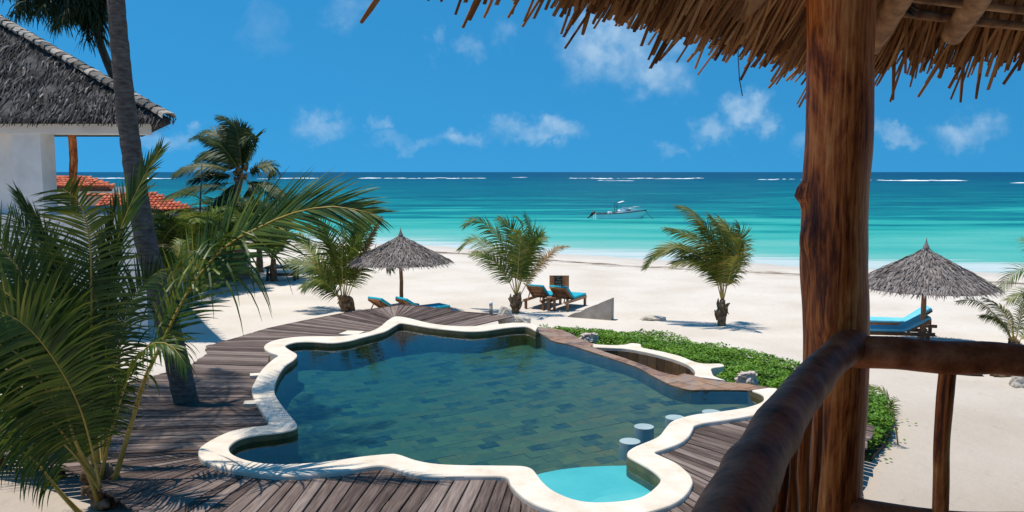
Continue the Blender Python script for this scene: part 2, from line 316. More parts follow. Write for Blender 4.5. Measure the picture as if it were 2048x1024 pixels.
def sand_mat():
    m, N, L, B = mk('sand')
    tc = N.new('ShaderNodeTexCoord'); at = N.new('ShaderNodeAttribute'); at.attribute_name = 'w'
    nz = N.new('ShaderNodeTexNoise'); nz.inputs['Scale'].default_value = .35; nz.inputs['Detail'].default_value = 7; L.new(tc.outputs['Object'], nz.inputs['Vector'])
    r = ramp(N, [(.3, (.54, .475, .405)), (.5, (.595, .535, .47)), (.7, (.635, .58, .52))]); L.new(nz.outputs[0], r.inputs[0])
    sx = N.new('ShaderNodeSeparateXYZ'); L.new(tc.outputs['Object'], sx.inputs[0])
    yr = N.new('ShaderNodeMapRange'); yr.interpolation_type = 'SMOOTHSTEP'; yr.inputs['From Min'].default_value = 9; yr.inputs['From Max'].default_value = 27; L.new(sx.outputs['Y'], yr.inputs['Value'])
    tr = N.new('ShaderNodeMix'); tr.data_type = 'RGBA'; L.new(yr.outputs[0], tr.inputs['Factor']); tr.inputs[6].default_value = (.70, .66, .62, 1); tr.inputs[7].default_value = (1.03, 1.03, 1.02, 1)      # trodden, greyer sand round the buildings
    tm = N.new('ShaderNodeVectorMath'); tm.operation = 'MULTIPLY'; L.new(r.outputs[0], tm.inputs[0]); L.new(tr.outputs[2], tm.inputs[1])
    # damp sand above the waterline
    wet = N.new('ShaderNodeMapRange'); wet.interpolation_type = 'SMOOTHSTEP'; wet.inputs['From Min'].default_value = -9; wet.inputs['From Max'].default_value = -3; L.new(at.outputs['Fac'], wet.inputs['Value'])
    mx = N.new('ShaderNodeMix'); mx.data_type = 'RGBA'; mw = N.new('ShaderNodeMath'); mw.operation = 'MULTIPLY'; mw.inputs[1].default_value = .55; L.new(wet.outputs[0], mw.inputs[0]); L.new(mw.outputs[0], mx.inputs['Factor']); L.new(tm.outputs[0], mx.inputs[6]); mx.inputs[7].default_value = (.42, .40, .38, 1)
    # weed cast up along the tide line, and litter
    mp = N.new('ShaderNodeMapping'); mp.inputs['Scale'].default_value = (.5, 1.6, 1); L.new(tc.outputs['Object'], mp.inputs[0])
    n3 = N.new('ShaderNodeTexNoise'); n3.inputs['Scale'].default_value = 1.3; n3.inputs['Detail'].default_value = 6; n3.inputs['Roughness'].default_value = .7; L.new(mp.outputs[0], n3.inputs['Vector'])
    c = N.new('ShaderNodeMath'); c.operation = 'ADD'; c.inputs[1].default_value = 10.5; L.new(at.outputs['Fac'], c.inputs[0])
    ab = N.new('ShaderNodeMath'); ab.operation = 'ABSOLUTE'; L.new(c.outputs[0], ab.inputs[0])
    bd = N.new('ShaderNodeMapRange'); bd.inputs['From Min'].default_value = 0; bd.inputs['From Max'].default_value = 3.2; bd.inputs['To Min'].default_value = .17; bd.inputs['To Max'].default_value = -.1; L.new(ab.outputs[0], bd.inputs['Value'])
    ad = N.new('ShaderNodeMath'); L.new(n3.outputs[0], ad.inputs[0]); L.new(bd.outputs[0], ad.inputs[1])
    th = N.new('ShaderNodeMapRange'); th.inputs['From Min'].default_value = .58; th.inputs['From Max'].default_value = .68; L.new(ad.outputs[0], th.inputs['Value'])
    m2 = N.new('ShaderNodeMix'); m2.data_type = 'RGBA'; L.new(th.outputs[0], m2.inputs['Factor']); L.new(mx.outputs[2], m2.inputs[6]); m2.inputs[7].default_value = (.12, .075, .05, 1)
    n5 = N.new('ShaderNodeTexNoise'); n5.inputs['Scale'].default_value = 4.5; n5.inputs['Detail'].default_value = 4; L.new(tc.outputs['Object'], n5.inputs['Vector'])
    t5 = N.new('ShaderNodeMapRange'); t5.inputs['From Min'].default_value = .70; t5.inputs['From Max'].default_value = .76; t5.inputs['To Max'].default_value = .55; L.new(n5.outputs[0], t5.inputs['Value'])
    m3 = N.new('ShaderNodeMix'); m3.data_type = 'RGBA'; L.new(t5.outputs[0], m3.inputs['Factor']); L.new(m2.outputs[2], m3.inputs[6]); m3.inputs[7].default_value = (.33, .25, .18, 1)
    L.new(m3.outputs[2], B.inputs['Base Color']); B.inputs['Roughness'].default_value = .95; B.inputs['Specular IOR Level'].default_value = .08
    n4 = N.new('ShaderNodeTexNoise'); n4.inputs['Scale'].default_value = 3.2; n4.inputs['Detail'].default_value = 8; n4.inputs['Roughness'].default_value = .62; L.new(tc.outputs['Object'], n4.inputs['Vector'])
    bp = N.new('ShaderNodeBump'); bp.inputs['Strength'].default_value = .7; bp.inputs['Distance'].default_value = .1
    vo = N.new('ShaderNodeTexVoronoi'); vo.inputs['Scale'].default_value = 1.9; vo.inputs['Randomness'].default_value = 1; L.new(tc.outputs['Object'], vo.inputs['Vector'])      # footprints
    vr = N.new('ShaderNodeMapRange'); vr.interpolation_type = 'SMOOTHSTEP'; vr.inputs['From Min'].default_value = .1; vr.inputs['From Max'].default_value = .3; vr.inputs['To Min'].default_value = -.28; vr.inputs['To Max'].default_value = 0; L.new(vo.outputs['Distance'], vr.inputs['Value'])
    va_ = N.new('ShaderNodeMath'); L.new(vr.outputs[0], va_.inputs[0]); L.new(n4.outputs[0], va_.inputs[1]); L.new(va_.outputs[0], bp.inputs['Height']); L.new(bp.outputs[0], B.inputs['Normal'])
sand_mat()

def sea_mat():
    m, N, L, B = mk('sea')
    tc = N.new('ShaderNodeTexCoord'); at = N.new('ShaderNodeAttribute'); at.attribute_name = 'w'
    # seagrass beds and bars of pale sand, drawn out along the shore; ripple reflections put into the colour too
    mp = N.new('ShaderNodeMapping'); mp.inputs['Scale'].default_value = (.03, .11, 1); mp.inputs['Rotation'].default_value = (0, 0, R(4)); L.new(tc.outputs['Object'], mp.inputs[0])
    n1 = N.new('ShaderNodeTexNoise'); n1.inputs['Scale'].default_value = 1; n1.inputs['Detail'].default_value = 6; n1.inputs['Roughness'].default_value = .6; L.new(mp.outputs[0], n1.inputs['Vector'])
    mpf = N.new('ShaderNodeMapping'); mpf.inputs['Scale'].default_value = (.007, .022, 1); L.new(tc.outputs['Object'], mpf.inputs[0])
    n2 = N.new('ShaderNodeTexNoise'); n2.inputs['Scale'].default_value = 1; n2.inputs['Detail'].default_value = 5; L.new(mpf.outputs[0], n2.inputs['Vector'])
    lw = N.new('ShaderNodeMath'); lw.operation = 'MAXIMUM'; lw.inputs[1].default_value = 1; L.new(at.outputs['Fac'], lw.inputs[0])
    lg = N.new('ShaderNodeMath'); lg.operation = 'LOGARITHM'; lg.inputs[1].default_value = 10; L.new(lw.outputs[0], lg.inputs[0])
    def jit(src, nz, amt):
        s = N.new('ShaderNodeMath'); s.operation = 'SUBTRACT'; L.new(nz, s.inputs[0]); s.inputs[1].default_value = .5
        q = N.new('ShaderNodeMath'); q.operation = 'MULTIPLY_ADD'; L.new(s.outputs[0], q.inputs[0]); q.inputs[1].default_value = amt; L.new(src, q.inputs[2]); return q.outputs[0]
    v = jit(lg.outputs[0], n1.outputs[0], 2.4); v = jit(v, n2.outputs[0], .8)
    dv = N.new('ShaderNodeMath'); dv.operation = 'DIVIDE'; dv.inputs[1].default_value = 4.; L.new(v, dv.inputs[0])
    r = ramp(N, [(.0, (.34, .52, .48)), (.12, (.20, .47, .41)), (.23, (.10, .43, .365)), (.34, (.045, .37, .315)), (.40, (.016, .30, .26)), (.45, (.004, .13, .165)), (.50, (.008, .20, .205)), (.54, (.003, .085, .125)), (.58, (.004, .12, .15)), (.66, (.003, .09, .135)), (.72, (.002, .055, .105)), (.9, (.002, .045, .10))])
    L.new(dv.outputs[0], r.inputs[0])
    # broken small wave lines near the beach
    mw = N.new('ShaderNodeMapping'); mw.inputs['Scale'].default_value = (.10, 1, 1); L.new(tc.outputs['Object'], mw.inputs[0])
    n3 = N.new('ShaderNodeTexNoise'); n3.inputs['Scale'].default_value = .8; n3.inputs['Detail'].default_value = 4; L.new(mw.outputs[0], n3.inputs['Vector'])
    ed = N.new('ShaderNodeMapRange'); ed.inputs['From Min'].default_value = 0; ed.inputs['From Max'].default_value = 9; ed.inputs['To Min'].default_value = .2; ed.inputs['To Max'].default_value = -.25; L.new(at.outputs['Fac'], ed.inputs['Value'])
    ad = N.new('ShaderNodeMath'); L.new(n3.outputs[0], ad.inputs[0]); L.new(ed.outputs[0], ad.inputs[1])
    th = N.new('ShaderNodeMapRange'); th.inputs['From Min'].default_value = .52; th.inputs['From Max'].default_value = .7; th.inputs['To Max'].default_value = .7; L.new(ad.outputs[0], th.inputs['Value'])
    mx = N.new('ShaderNodeMix'); mx.data_type = 'RGBA'; L.new(th.outputs[0], mx.inputs['Factor']); L.new(r.outputs[0], mx.inputs[6]); mx.inputs[7].default_value = (.62, .66, .66, 1)
    L.new(mx.outputs[2], B.inputs['Base Color']); B.inputs['Roughness'].default_value = .32; B.inputs['IOR'].default_value = 1.33; B.inputs['Specular IOR Level'].default_value = .06
    mv = N.new('ShaderNodeMapping'); mv.inputs['Scale'].default_value = (.25, .7, 1); L.new(tc.outputs['Object'], mv.inputs[0])
    n4 = N.new('ShaderNodeTexNoise'); n4.inputs['Scale'].default_value = 1.0; n4.inputs['Detail'].default_value = 9; n4.inputs['Roughness'].default_value = .68; L.new(mv.outputs[0], n4.inputs['Vector'])
    bp = N.new('ShaderNodeBump'); bp.inputs['Strength'].default_value = .8; bp.inputs['Distance'].default_value = .5; L.new(n4.outputs[0], bp.inputs['Height']); L.new(bp.outputs[0], B.inputs['Normal'])
sea_mat()

def water_mat():
    m, N, L, B = mk('pool_water'); N.remove(B); out = N['Material Output']
    tc = N.new('ShaderNodeTexCoord')
    n = N.new('ShaderNodeTexNoise'); n.inputs['Scale'].default_value = 2.6; n.inputs['Detail'].default_value = 4; L.new(tc.outputs['Object'], n.inputs['Vector'])
    bp = N.new('ShaderNodeBump'); bp.inputs['Strength'].default_value = .22; bp.inputs['Distance'].default_value = .03; L.new(n.outputs[0], bp.inputs['Height'])
    fr = N.new('ShaderNodeFresnel'); fr.inputs['IOR'].default_value = 1.33; L.new(bp.outputs[0], fr.inputs['Normal'])
    tr = N.new('ShaderNodeBsdfTransparent'); tr.inputs[0].default_value = (.93, .985, .99, 1)
    gl = N.new('ShaderNodeBsdfGlossy'); gl.inputs['Roughness'].default_value = .02; L.new(bp.outputs[0], gl.inputs['Normal'])
    mx = N.new('ShaderNodeMixShader'); L.new(fr.outputs[0], mx.inputs[0]); L.new(tr.outputs[0], mx.inputs[1]); L.new(gl.outputs[0], mx.inputs[2]); L.new(mx.outputs[0], out.inputs[0])
    va = N.new('ShaderNodeVolumeAbsorption'); va.inputs['Color'].default_value = (.05, .73, .85, 1); va.inputs['Density'].default_value = .9; L.new(va.outputs[0], out.inputs['Volume'])
water_mat()
def glass_mat():
    m, N, L, B = mk('glass'); B.inputs['Base Color'].default_value = (.03, .05, .06, 1); B.inputs['Roughness'].default_value = .05; B.inputs['Alpha'].default_value = .7
glass_mat()

# ------------------------------------------------------------------ setting: sand and sea
SEA = -1.2
SHP = [(-220, 150), (-60, 92), (-25, 80), (-5.5, 70.5), (6.4, 62), (14, 58), (27, 53), (50, 47), (120, 30), (300, -20)]
def y_shore(x):
    if x <= SHP[0][0]: return SHP[0][1]
    for (a, b), (c, d) in zip(SHP, SHP[1:]):
        if x <= c: return b + (d - b) * (x - a) / (c - a)
    return SHP[-1][1]
def gz(x, y):
    base = -.46 * sm(17, 29, y)
    w = y - y_shore(x)
    if w > -26: base += (SEA - .04 + .46 - 0) * sm(-26, 1, w) if w < 1 else (SEA - .04 + .46) - .035 * min(w - 1, 60)
    return base + .035 * mn.noise(V((x * .25, y * .25, 0))) + .012 * mn.noise(V((x * .9, y * .9, 3)))
HOLES = []
def gz_cut(x, y):
    return gz(x, y) - (2.3 if any(inside((x, y), h) for h in HOLES) else 0)
def GS(px, py):
    z = 0.
    for _ in range(12): p = G(px, py, z); z = gz(p.x, p.y)
    p.z = z; return p
def sheet(name, xs, ys, fz, mat, kind):
    nx, ny = len(xs), len(ys); vs_ = [(x, y, fz(x, y)) for y in ys for x in xs]
    fs = [(j * nx + i, j * nx + i + 1, (j + 1) * nx + i + 1, (j + 1) * nx + i) for j in range(ny - 1) for i in range(nx - 1)]
    b = MB(); b.add(vs_, fs); o = b.build(name, mat, smooth=True)
    a = o.data.attributes.new('w', 'FLOAT', 'POINT'); a.data.foreach_set('value', [v[1] - y_shore(v[0]) for v in vs_])
    return tag(o, kind=kind)
def spread(*segs):
    out = []
    for a, b, n in segs: out += [a + (b - a) * i / n for i in range(n)]
    return out + [segs[-1][1]]
sheet('sea', spread((-40000, -600, 6), (-600, 600, 60), (600, 40000, 6)), spread((-30, 40, 6), (40, 130, 60), (130, 1000, 40), (1000, 60000, 12)), lambda x, y: SEA, MT['sea'], 'structure')
tag(bpy.data.objects['sea'], 'turquoise lagoon darkening to deep blue at the horizon')
def surf():
    b = MB(); random.seed(5)
    for x0, x1, py in [(715, 965, 356.5), (1022, 1040, 355), (1138, 1412, 357), (1515, 1625, 359), (1735, 1880, 361), (150, 335, 357), (545, 600, 357), (1195, 1235, 361), (2020, 2060, 366)]:
        x = x0
        while x < x1:
            w = random.uniform(8, 30); p = G(x, py + random.uniform(-.7, .7), SEA); q = G(x + w, py + random.uniform(-.7, .7), SEA); q.y = p.y + random.uniform(-14, 14)
            h = random.uniform(.1, .55); n = 9; ring = []
            for i in range(n):
                t = i / (n - 1); c = p.lerp(q, t); e = math.sin(math.pi * t) ** .7 * random.uniform(.6, 1)
                ring.append((c + V((0, -9 * e - .3, -.1)), c + V((0, 0, h * e + .02)), c + V((0, 7 * e + .3, -.1))))
            for i in range(n - 1):
                a, c = ring[i], ring[i + 1]; b.add([a[0], c[0], c[1], a[1], c[2], a[2]], [(0, 1, 2, 3), (3, 2, 4, 5)])
            x += w * random.uniform(.35, .85)
    tag(b.build('surf_foam', MT['foam'], smooth=True), 'white surf breaking along the reef near the horizon', 'surf', kind='stuff')
surf()

# ------------------------------------------------------------------ pool
ZD, ZC, ZW = .45, .52, .40                    # deck, coping, water
c_in = [(1071, 661), (1055, 653), (1035, 653), (1013, 655), (985, 659), (964, 661.5), (935, 662), (910, 660), (880, 657), (856, 654), (830, 649.5), (812, 646.5), (800, 646), (790, 651), (771, 662), (750, 668), (724, 674.5), (699, 681),
        (666, 685), (628, 683), (605, 683), (587, 685), (571, 691), (579, 699), (594, 708), (589, 718), (570, 732), (556, 753), (549, 778), (554, 795), (570, 817), (587, 838), (595, 850), (589, 857),
        (558, 864), (512, 869), (479, 877), (461, 890), (459, 900), (469, 910), (500, 921), (546, 927), (603, 926), (661, 921), (724, 912), (777, 907), (798, 908), (831, 919), (868, 926), (918, 929),
        (1001, 930), (1044, 931), (1063, 936), (1073, 946), (1085, 962), (1105, 979), (1137, 994), (1171, 1002), (1210, 1003), (1256, 999), (1288, 990), (1312, 972), (1321, 959), (1317, 951), (1303, 939),
        (1281, 926), (1259, 914), (1254, 907), (1258, 900), (1273, 891), (1305, 878), (1320, 869), (1330, 856), (1342, 843), (1361, 835), (1391, 828), (1427, 824), (1476, 817), (1500, 812), (1522, 804),
        (1528, 796), (1523, 788), (1503, 780)]
c_out = [(1076, 653), (1061, 646.5), (1029, 645), (1006, 647), (964, 651), (918, 652), (880, 649), (856, 645), (835, 640), (819, 636), (803, 633), (788, 633), (774, 641), (761, 652), (744, 661), (715, 668), (678, 672), (628, 672), (587, 674), (546, 681),
         (528, 692), (537, 703), (556, 710), (546, 718), (525, 737), (510, 761), (503, 782), (517, 813), (537, 846), (504, 853), (463, 861), (430, 875), (405, 890), (396, 902), (403, 917),
         (434, 931), (483, 942), (546, 949), (599, 950), (670, 943), (732, 933), (765, 930), (794, 937), (823, 946), (868, 951), (960, 951), (1011, 953), (1022, 970), (1044, 992), (1073, 1009),
         (1117, 1024), (1160, 1034), (1210, 1037), (1260, 1032), (1293, 1024), (1342, 1009), (1371, 990), (1385, 968), (1384, 956), (1376, 944), (1354, 926), (1325, 912), (1310, 904), (1330, 897),
         (1361, 885), (1378, 872), (1386, 858), (1391, 850), (1415, 844), (1452, 839), (1500, 831), (1540, 822), (1568, 808), (1572, 790), (1555, 777), (1536, 775)]
w_in = [(1503, 781), (1465, 780), (1415, 780), (1383, 780), (1355, 774), (1333, 766), (1306, 752), (1273, 734), (1224, 717), (1169, 699), (1137, 689), (1106, 682), (1093, 674), (1078, 665)]
w_out = [(1545, 776), (1497, 768), (1454, 764), (1415, 759), (1388, 751), (1369, 747), (1355, 751), (1344, 749), (1322, 744), (1292, 732), (1251, 717), (1208, 703), (1180, 692), (1187, 689), (1172, 682), (1158, 676), (1142, 667), (1123, 660), (1101, 656), (1074, 654)]
def flat(l): return [(p.x, p.y) for p in l]
IN = cr([G(x, y, ZC) for x, y in c_in], 4); OUT = cr([G(x, y, ZC) for x, y in c_out], 4)
WIN = cr([G(x, y, ZW + .015) for x, y in w_in], 4); WOUT = [G(x, y, ZW + .015) for x, y in w_out]
COPING = flat(IN) + flat(OUT)[::-1]
POOL = flat(IN) + flat(WIN)[1:-1]
if area(POOL) < 0: POOL = POOL[::-1]
CX = sum(p[0] for p in POOL) / len(POOL); CY = sum(p[1] for p in POOL) / len(POOL)
pool = thing('swimming_pool', (CX, CY, 0), 'free form swimming pool with cream coping and slate tiled floor', None, kind='structure')
b = MB(); b.prism(COPING if area(COPING) > 0 else COPING[::-1], -.35, ZC); cop = b.build('coping', MT['coping'], pool)
md = cop.modifiers.new('soft', 'BEVEL'); md.width = .025; md.segments = 2; md.limit_method = 'ANGLE'; md.angle_limit = R(50)
def floor_z(x, y):
    a = (x - 2.4) * -.06
    return ZW - .27 - max(0, min(a, .33))
b = MB(); n = len(POOL)
ws = []
for i, p in enumerate(POOL):                  # wall, pulled 4 mm into the water so it stands clear of the coping's side
    a, c = V(POOL[i - 1]), V(POOL[(i + 1) % n]); t = (c - a).normalized(); nn = V((-t.y, t.x)); ws.append((p[0] + nn.x * .006, p[1] + nn.y * .006))
def wall_top(p):
    return ZC - .03 if min((V(p) - V(q)).length for q in COPING[:len(IN)]) < .06 else ZW + .008
tops = [wall_top(p) for p in POOL]
b.add([(p[0], p[1], tops[i]) for i, p in enumerate(ws)] + [(p[0], p[1], -1.9) for p in ws], [((i + 1) % n, i, n + i, n + (i + 1) % n) for i in range(n)])
b.build('pool_wall', MT['pool_wall'], pool)
# slate floor, tile by tile
TS, ta = .34, R(23)
ux, uy = V((math.cos(ta), math.sin(ta))), V((-math.sin(ta), math.cos(ta)))
cells = []
for i in range(-50, 60):
    for j in range(-10, 75):
        off = .5 * (j % 2)
        o = ux * (i + off) * TS + uy * j * TS * .85; gp = .0006
        q = [o + ux * gp + uy * gp, o + ux * (TS - gp) + uy * gp, o + ux * (TS - gp) + uy * (TS * .85 - gp), o + ux * gp + uy * (TS * .85 - gp)]
        c = (q[0] + q[2]) / 2
        if not (-6 < c.x < 7 and 8 < c.y < 25): continue
        ins = [inside(p, POOL) for p in q]
        if any(ins): cells.append((c.y, [tuple(p) for p in q] if all(ins) else clip(POOL, [tuple(p) for p in q])))
cells = [c for c in cells if len(c[1]) >= 3]
cells.sort(key=lambda c: c[0]); random.seed(11)
rest = MB()
def tile_geo(b, q):
    k = len(q); up = random.uniform(-.004, .006)
    b.add([(p[0], p[1], floor_z(*p) + up) for p in q] + [(p[0], p[1], floor_z(*p) - .03) for p in q], [tuple(range(k))] + [(i, k + i, k + (i + 1) % k, (i + 1) % k) for i in range(k)])
for i, (y, q) in enumerate(cells):
    if i < 296: b = MB(); tile_geo(b, q); b.build('floor_tile', MT['slate_floor'], pool)
    else: tile_geo(rest, q)
tag(rest.build('far_floor_tiles', None, pool), kind='stuff')
m2 = MT['slate_floor'].copy(); MT['slate_floor_far'] = m2
for nd in list(m2.node_tree.nodes):
    if nd.type == 'OBJECT_INFO':
        gnode = m2.node_tree.nodes.new('ShaderNodeNewGeometry'); tos = [l.to_socket for l in nd.outputs['Random'].links]
        for t in tos: m2.node_tree.links.new(gnode.outputs['Random Per Island'], t)
bpy.data.objects['far_floor_tiles'].data.materials.append(m2)
b = MB(); b.add([(p[0], p[1], -1.75) for p in POOL], [tuple(range(n))]); b.build('floor_bed', MT['concrete'], pool)
# turquoise shelf in the near lobe
arc = [G(x, y, ZW - .2) for x, y in [(1062, 953), (1085, 946), (1120, 939), (1165, 934), (1210, 932), (1256, 931), (1262, 930)]]
lobe = [G(x, y, ZC) for x, y in c_in[52:68]]
c0 = V((1.15, 10.9)); big = [V((p.x, p.y)) for p in lobe]
b = MB(); b.prism(flat(arc)[::-1] + flat(lobe), -1.3, ZW - .2); b.build('shallow_shelf', MT['turquoise'], pool)
st = [G(x, y, ZW - .1) for x, y in [(1170, 1008), (1200, 994), (1235, 988), (1270, 986), (1300, 984)]]
b = MB(); b.prism(flat(st) + [(p.x, p.y) for p in [G(1300, 990, ZC), G(1256, 1003, ZC), G(1210, 1007, ZC)]], ZW - .21, ZW - .1); b.build('entry_step', MT['turquoise'], pool)
# concrete tabs running out from the coping over the boards
for a, c, w in [((530, 750), (500, 752), .22), ((530, 806), (488, 808), .22), ((695, 671), (712, 664), .5), ((911, 940), (909, 957), .26)]:
    b = MB(); p, q = G(*a, ZD + .03), G(*c, ZD + .03); b.beam(p, q, w, .06); b.build('coping_tab', MT['coping'], pool)
# weir: slate capping, tile by tile
WP = flat(WIN) + flat(WOUT)[::-1]
if area(WP) < 0: WP = WP[::-1]
d0 = (G(1500, 775, .35) - G(1100, 670, .35)); d0.z = 0; d0.normalize(); e0 = V((-d0.y, d0.x, 0)); o0 = G(1100, 670, .35)
weir = thing('overflow_weir', G(1320, 750, 0), 'rust brown slate overflow edge along the seaward side of pool', None, kind='structure')
k = 0
for i in range(-3, 36):
    for j in range(-9, 10):
        s = .34; o = o0 + d0 * (i + .37 * (j % 2)) * s + e0 * j * s; g = .005
        q = [o + d0 * g + e0 * g, o + d0 * (s - g) + e0 * g, o + d0 * (s - g) + e0 * (s - g), o + d0 * g + e0 * (s - g)]
        pl = clip(WP, [(p.x, p.y) for p in q])
        if len(pl) >= 3 and abs(area(pl)) > .006:
            b = MB(); b.prism(pl if area(pl) > 0 else pl[::-1], ZW - .05, ZW + .014 + random.uniform(0, .005)); b.build('slate_tile', MT['slate_weir'], weir); k += 1
b = MB(); b.prism(WP, -.9, ZW + .004); b.build('weir_wall', MT['pool_wall'], weir)
# catch basin outside the weir
ZB = .40
r_in = [(1189, 694), (1224, 695.5), (1251, 697), (1292, 704), (1333, 714), (1366, 725), (1385, 736), (1390, 745), (1388, 752)]
r_out = [(1171, 683), (1191, 688), (1224, 690), (1249, 689), (1262, 686), (1281, 688), (1285, 695), (1320, 702), (1361, 712), (1388, 723), (1410, 727), (1440, 727), (1448, 732), (1424, 736), (1424, 744), (1429, 752), (1451, 760)]
RI = cr([G(x, y, ZB) for x, y in r_in], 4); RO = cr([G(x, y, ZB) for x, y in r_out], 3)
basin = thing('catch_basin', G(1320, 720, 0), 'cream rimmed overflow catch basin with brown slate walls beside weir', None, kind='structure')
pl = flat(RI) + flat(RO)[::-1]
b = MB(); b.prism(pl if area(pl) > 0 else pl[::-1], -.1, ZB); o = b.build('rim', MT['coping'], basin)
md = o.modifiers.new('soft', 'BEVEL'); md.width = .02; md.segments = 2; md.limit_method = 'ANGLE'; md.angle_limit = R(50)
rr = resample(RI, 15)
for p, q in zip(rr, rr[1:]):                  # upright slabs
    t = (q - p).normalized(); nn = V((t.y, -t.x, 0)); a, c = p + t * .006, q - t * .006
    b = MB(); b.add([a + nn * .02 + V((0, 0, -.07)), c + nn * .02 + V((0, 0, -.07)), c + nn * .02 + V((0, 0, -1.1)), a + nn * .02 + V((0, 0, -1.1)), a + V((0, 0, -.07)), c + V((0, 0, -.07)), c + V((0, 0, -1.1)), a + V((0, 0, -1.1))],
                    [(0, 1, 2, 3), (4, 5, 1, 0), (3, 2, 6, 7), (1, 5, 6, 2), (0, 3, 7, 4)]); b.build('slate_slab', MT['slate_slab'], basin)
b = MB(); b.add([(p.x, p.y, -.35) for p in RI] + [(p.x, p.y, -.35) for p in (G(1360, 752, .3), G(1290, 735, .3), G(1215, 708, .3))], [tuple(range(len(RI) + 3))]); b.build('basin_floor', MT['pool_wall'], basin)
MID = [(V(flat(OUT)[int(i * (len(OUT) - 1) / 199)]) + V(flat(IN)[min(range(len(IN)), key=lambda q: (V(flat([IN[q]])[0]) - V(flat([OUT[int(i * (len(OUT) - 1) / 199)]])[0])).length)])) / 2 for i in range(200)]
HOLES += [[tuple(p) for p in MID] + flat(WOUT), flat(RO)[2:] + flat(WOUT)[3:13]]
sheet('sand_beach', spread((-40000, -300, 4), (-300, -40, 24), (-40, -8, 50), (-8, 9, 110), (9, 45, 70), (45, 300, 24), (300, 40000, 4)), spread((-60, 4, 10), (4, 8, 10), (8, 26, 110), (26, 45, 38), (45, 95, 60), (95, 400, 20), (400, 60000, 4)), gz_cut, MT['sand'], 'structure')
tag(bpy.data.objects['sand_beach'], 'bright white coral sand beach sloping down to the sea')
# water: closed body
PW = []
for i, p in enumerate(POOL):
    a, c = V(POOL[i - 1]), V(POOL[(i + 1) % n]); t = (c - a).normalized(); PW.append((p[0] + t.y * .03, p[1] - t.x * .03))
b = MB(); b.prism(PW, -2.0, ZW); w = b.build('pool_water', MT['pool_water']); tag(w, 'clear blue green water filling the free form pool', kind='structure')
# stools
for (x, y), lb in zip([(1260, 878), (1288, 849), (1350, 831), (1423, 820)], ['pale blue round pool stool nearest the turquoise shelf', 'pale blue round pool stool standing clear of the coping, second from turquoise shelf', 'pale blue round pool stool third from shelf, half behind the coping', 'pale blue round pool stool farthest from shelf, mostly behind the coping']):
    p = G(x, y, ZW + .01); zf = floor_z(p.x, p.y)
    t = thing('pool_stool', (p.x, p.y, zf), lb, 'stool', 'stools standing in the pool')
    b = MB(); b.lathe((p.x, p.y, 0), [(.17, zf - .02), (.17, ZW - .07)], 28); b.build('pedestal', MT['stool_plaster'], t)
    b = MB(); b.lathe((p.x, p.y, 0), [(.17, ZW - .069), (.17, ZW - .026), (.165, ZW - .021), (.0, ZW - .02)], 28); b.build('seat', MT['stool_plaster'], t, False)

# ------------------------------------------------------------------ deck, board by board
rungs = [((925, 656), (1030, 632)), ((850, 646), (931, 625)), ((805, 637), (868, 616)), ((791, 637), (822, 611)), ((789, 637), (798, 610.5)), ((787, 637), (766, 615)), ((782, 640), (733, 621)), ((768, 650), (668, 630)),
         ((745, 664), (590, 645)), ((700, 673), (520, 660)), ((620, 677), (455, 681)), ((545, 694), (412, 691)), ((538, 712), (412, 708)), ((533, 740), (372, 735)), ((520, 785), (180, 783)), ((535, 830), (-10, 836)), ((535, 851), (-140, 872)),
         ((440, 882), (-60, 895)), ((420, 899), (60, 915)), ((420, 910), (170, 950)), ((430, 922), (235, 1000)), ((470, 933), (275, 1022)), ((545, 940), (395, 1062)), ((640, 937), (520, 1100)), ((735, 926), (600, 1115)), ((775, 922), (630, 1115)),
         ((825, 936), (690, 1115)), ((890, 942), (770, 1115)), ((950, 942), (860, 1115)), ((1020, 955), (968, 1115)), ((1045, 982), (1030, 1115)), ((1080, 1003), (1080, 1115)), ((1140, 1020), (1150, 1120)), ((1220, 1025), (1260, 1120)),
         ((1320, 1005), (1460, 1120)), ((1360, 985), (1580, 1115)), ((1373, 955), (1650, 1110)), ((1345, 926), (1700, 1100)), ((1310, 900), (1700, 1055)), ((1345, 884), (1705, 1002)), ((1372, 860), (1710, 952)), ((1400, 838), (1715, 922)), ((1470, 830), (1735, 888)), ((1548, 800), (1752, 853))]
deck = thing('timber_deck', G(450, 760, 0), 'weathered grey timber deck laid in fans around the pool', None, kind='structure')
random.seed(21)
def plank(p0, q0, q1, p1):
    """p = pool end, q = outer end"""
    zt = ZD + random.uniform(-.006, .006); c = (p0 + q0 + q1 + p1) / 4; d = ((q0 + q1) - (p0 + p1)); L_ = d.length / 2; d.normalize()
    m = Matrix(((d.x, -d.y, 0, c.x), (d.y, d.x, 0, c.y), (0, 0, 1, zt), (0, 0, 0, 1))); mi = m.inverted()
    pts = [mi @ V((p.x, p.y, zt)) for p in (p0, q0, q1, p1)]
    gp = random.uniform(.006, .017)
    e = sum((p.xy for p in pts), V((0, 0))) / 4
    o = []
    for i, p in enumerate(pts):
        o.append(V((p.x + (random.uniform(-.03, .03) if i in (1, 2) else 0), p.y - math.copysign(min(gp, abs(p.y) * .6), p.y), 0)))
    me = MB(); me.add([(p.x, p.y, 0) for p in o] + [(p.x, p.y, -.035) for p in o], [(0, 1, 2, 3), (7, 6, 5, 4), (0, 4, 5, 1), (1, 5, 6, 2), (2, 6, 7, 3), (3, 7, 4, 0)])
    ob = me.build('plank', MT['deckwood'], deck, mtx=m)
    md = ob.modifiers.new('edge', 'BEVEL'); md.width = .006; md.segments = 1
nP = 0
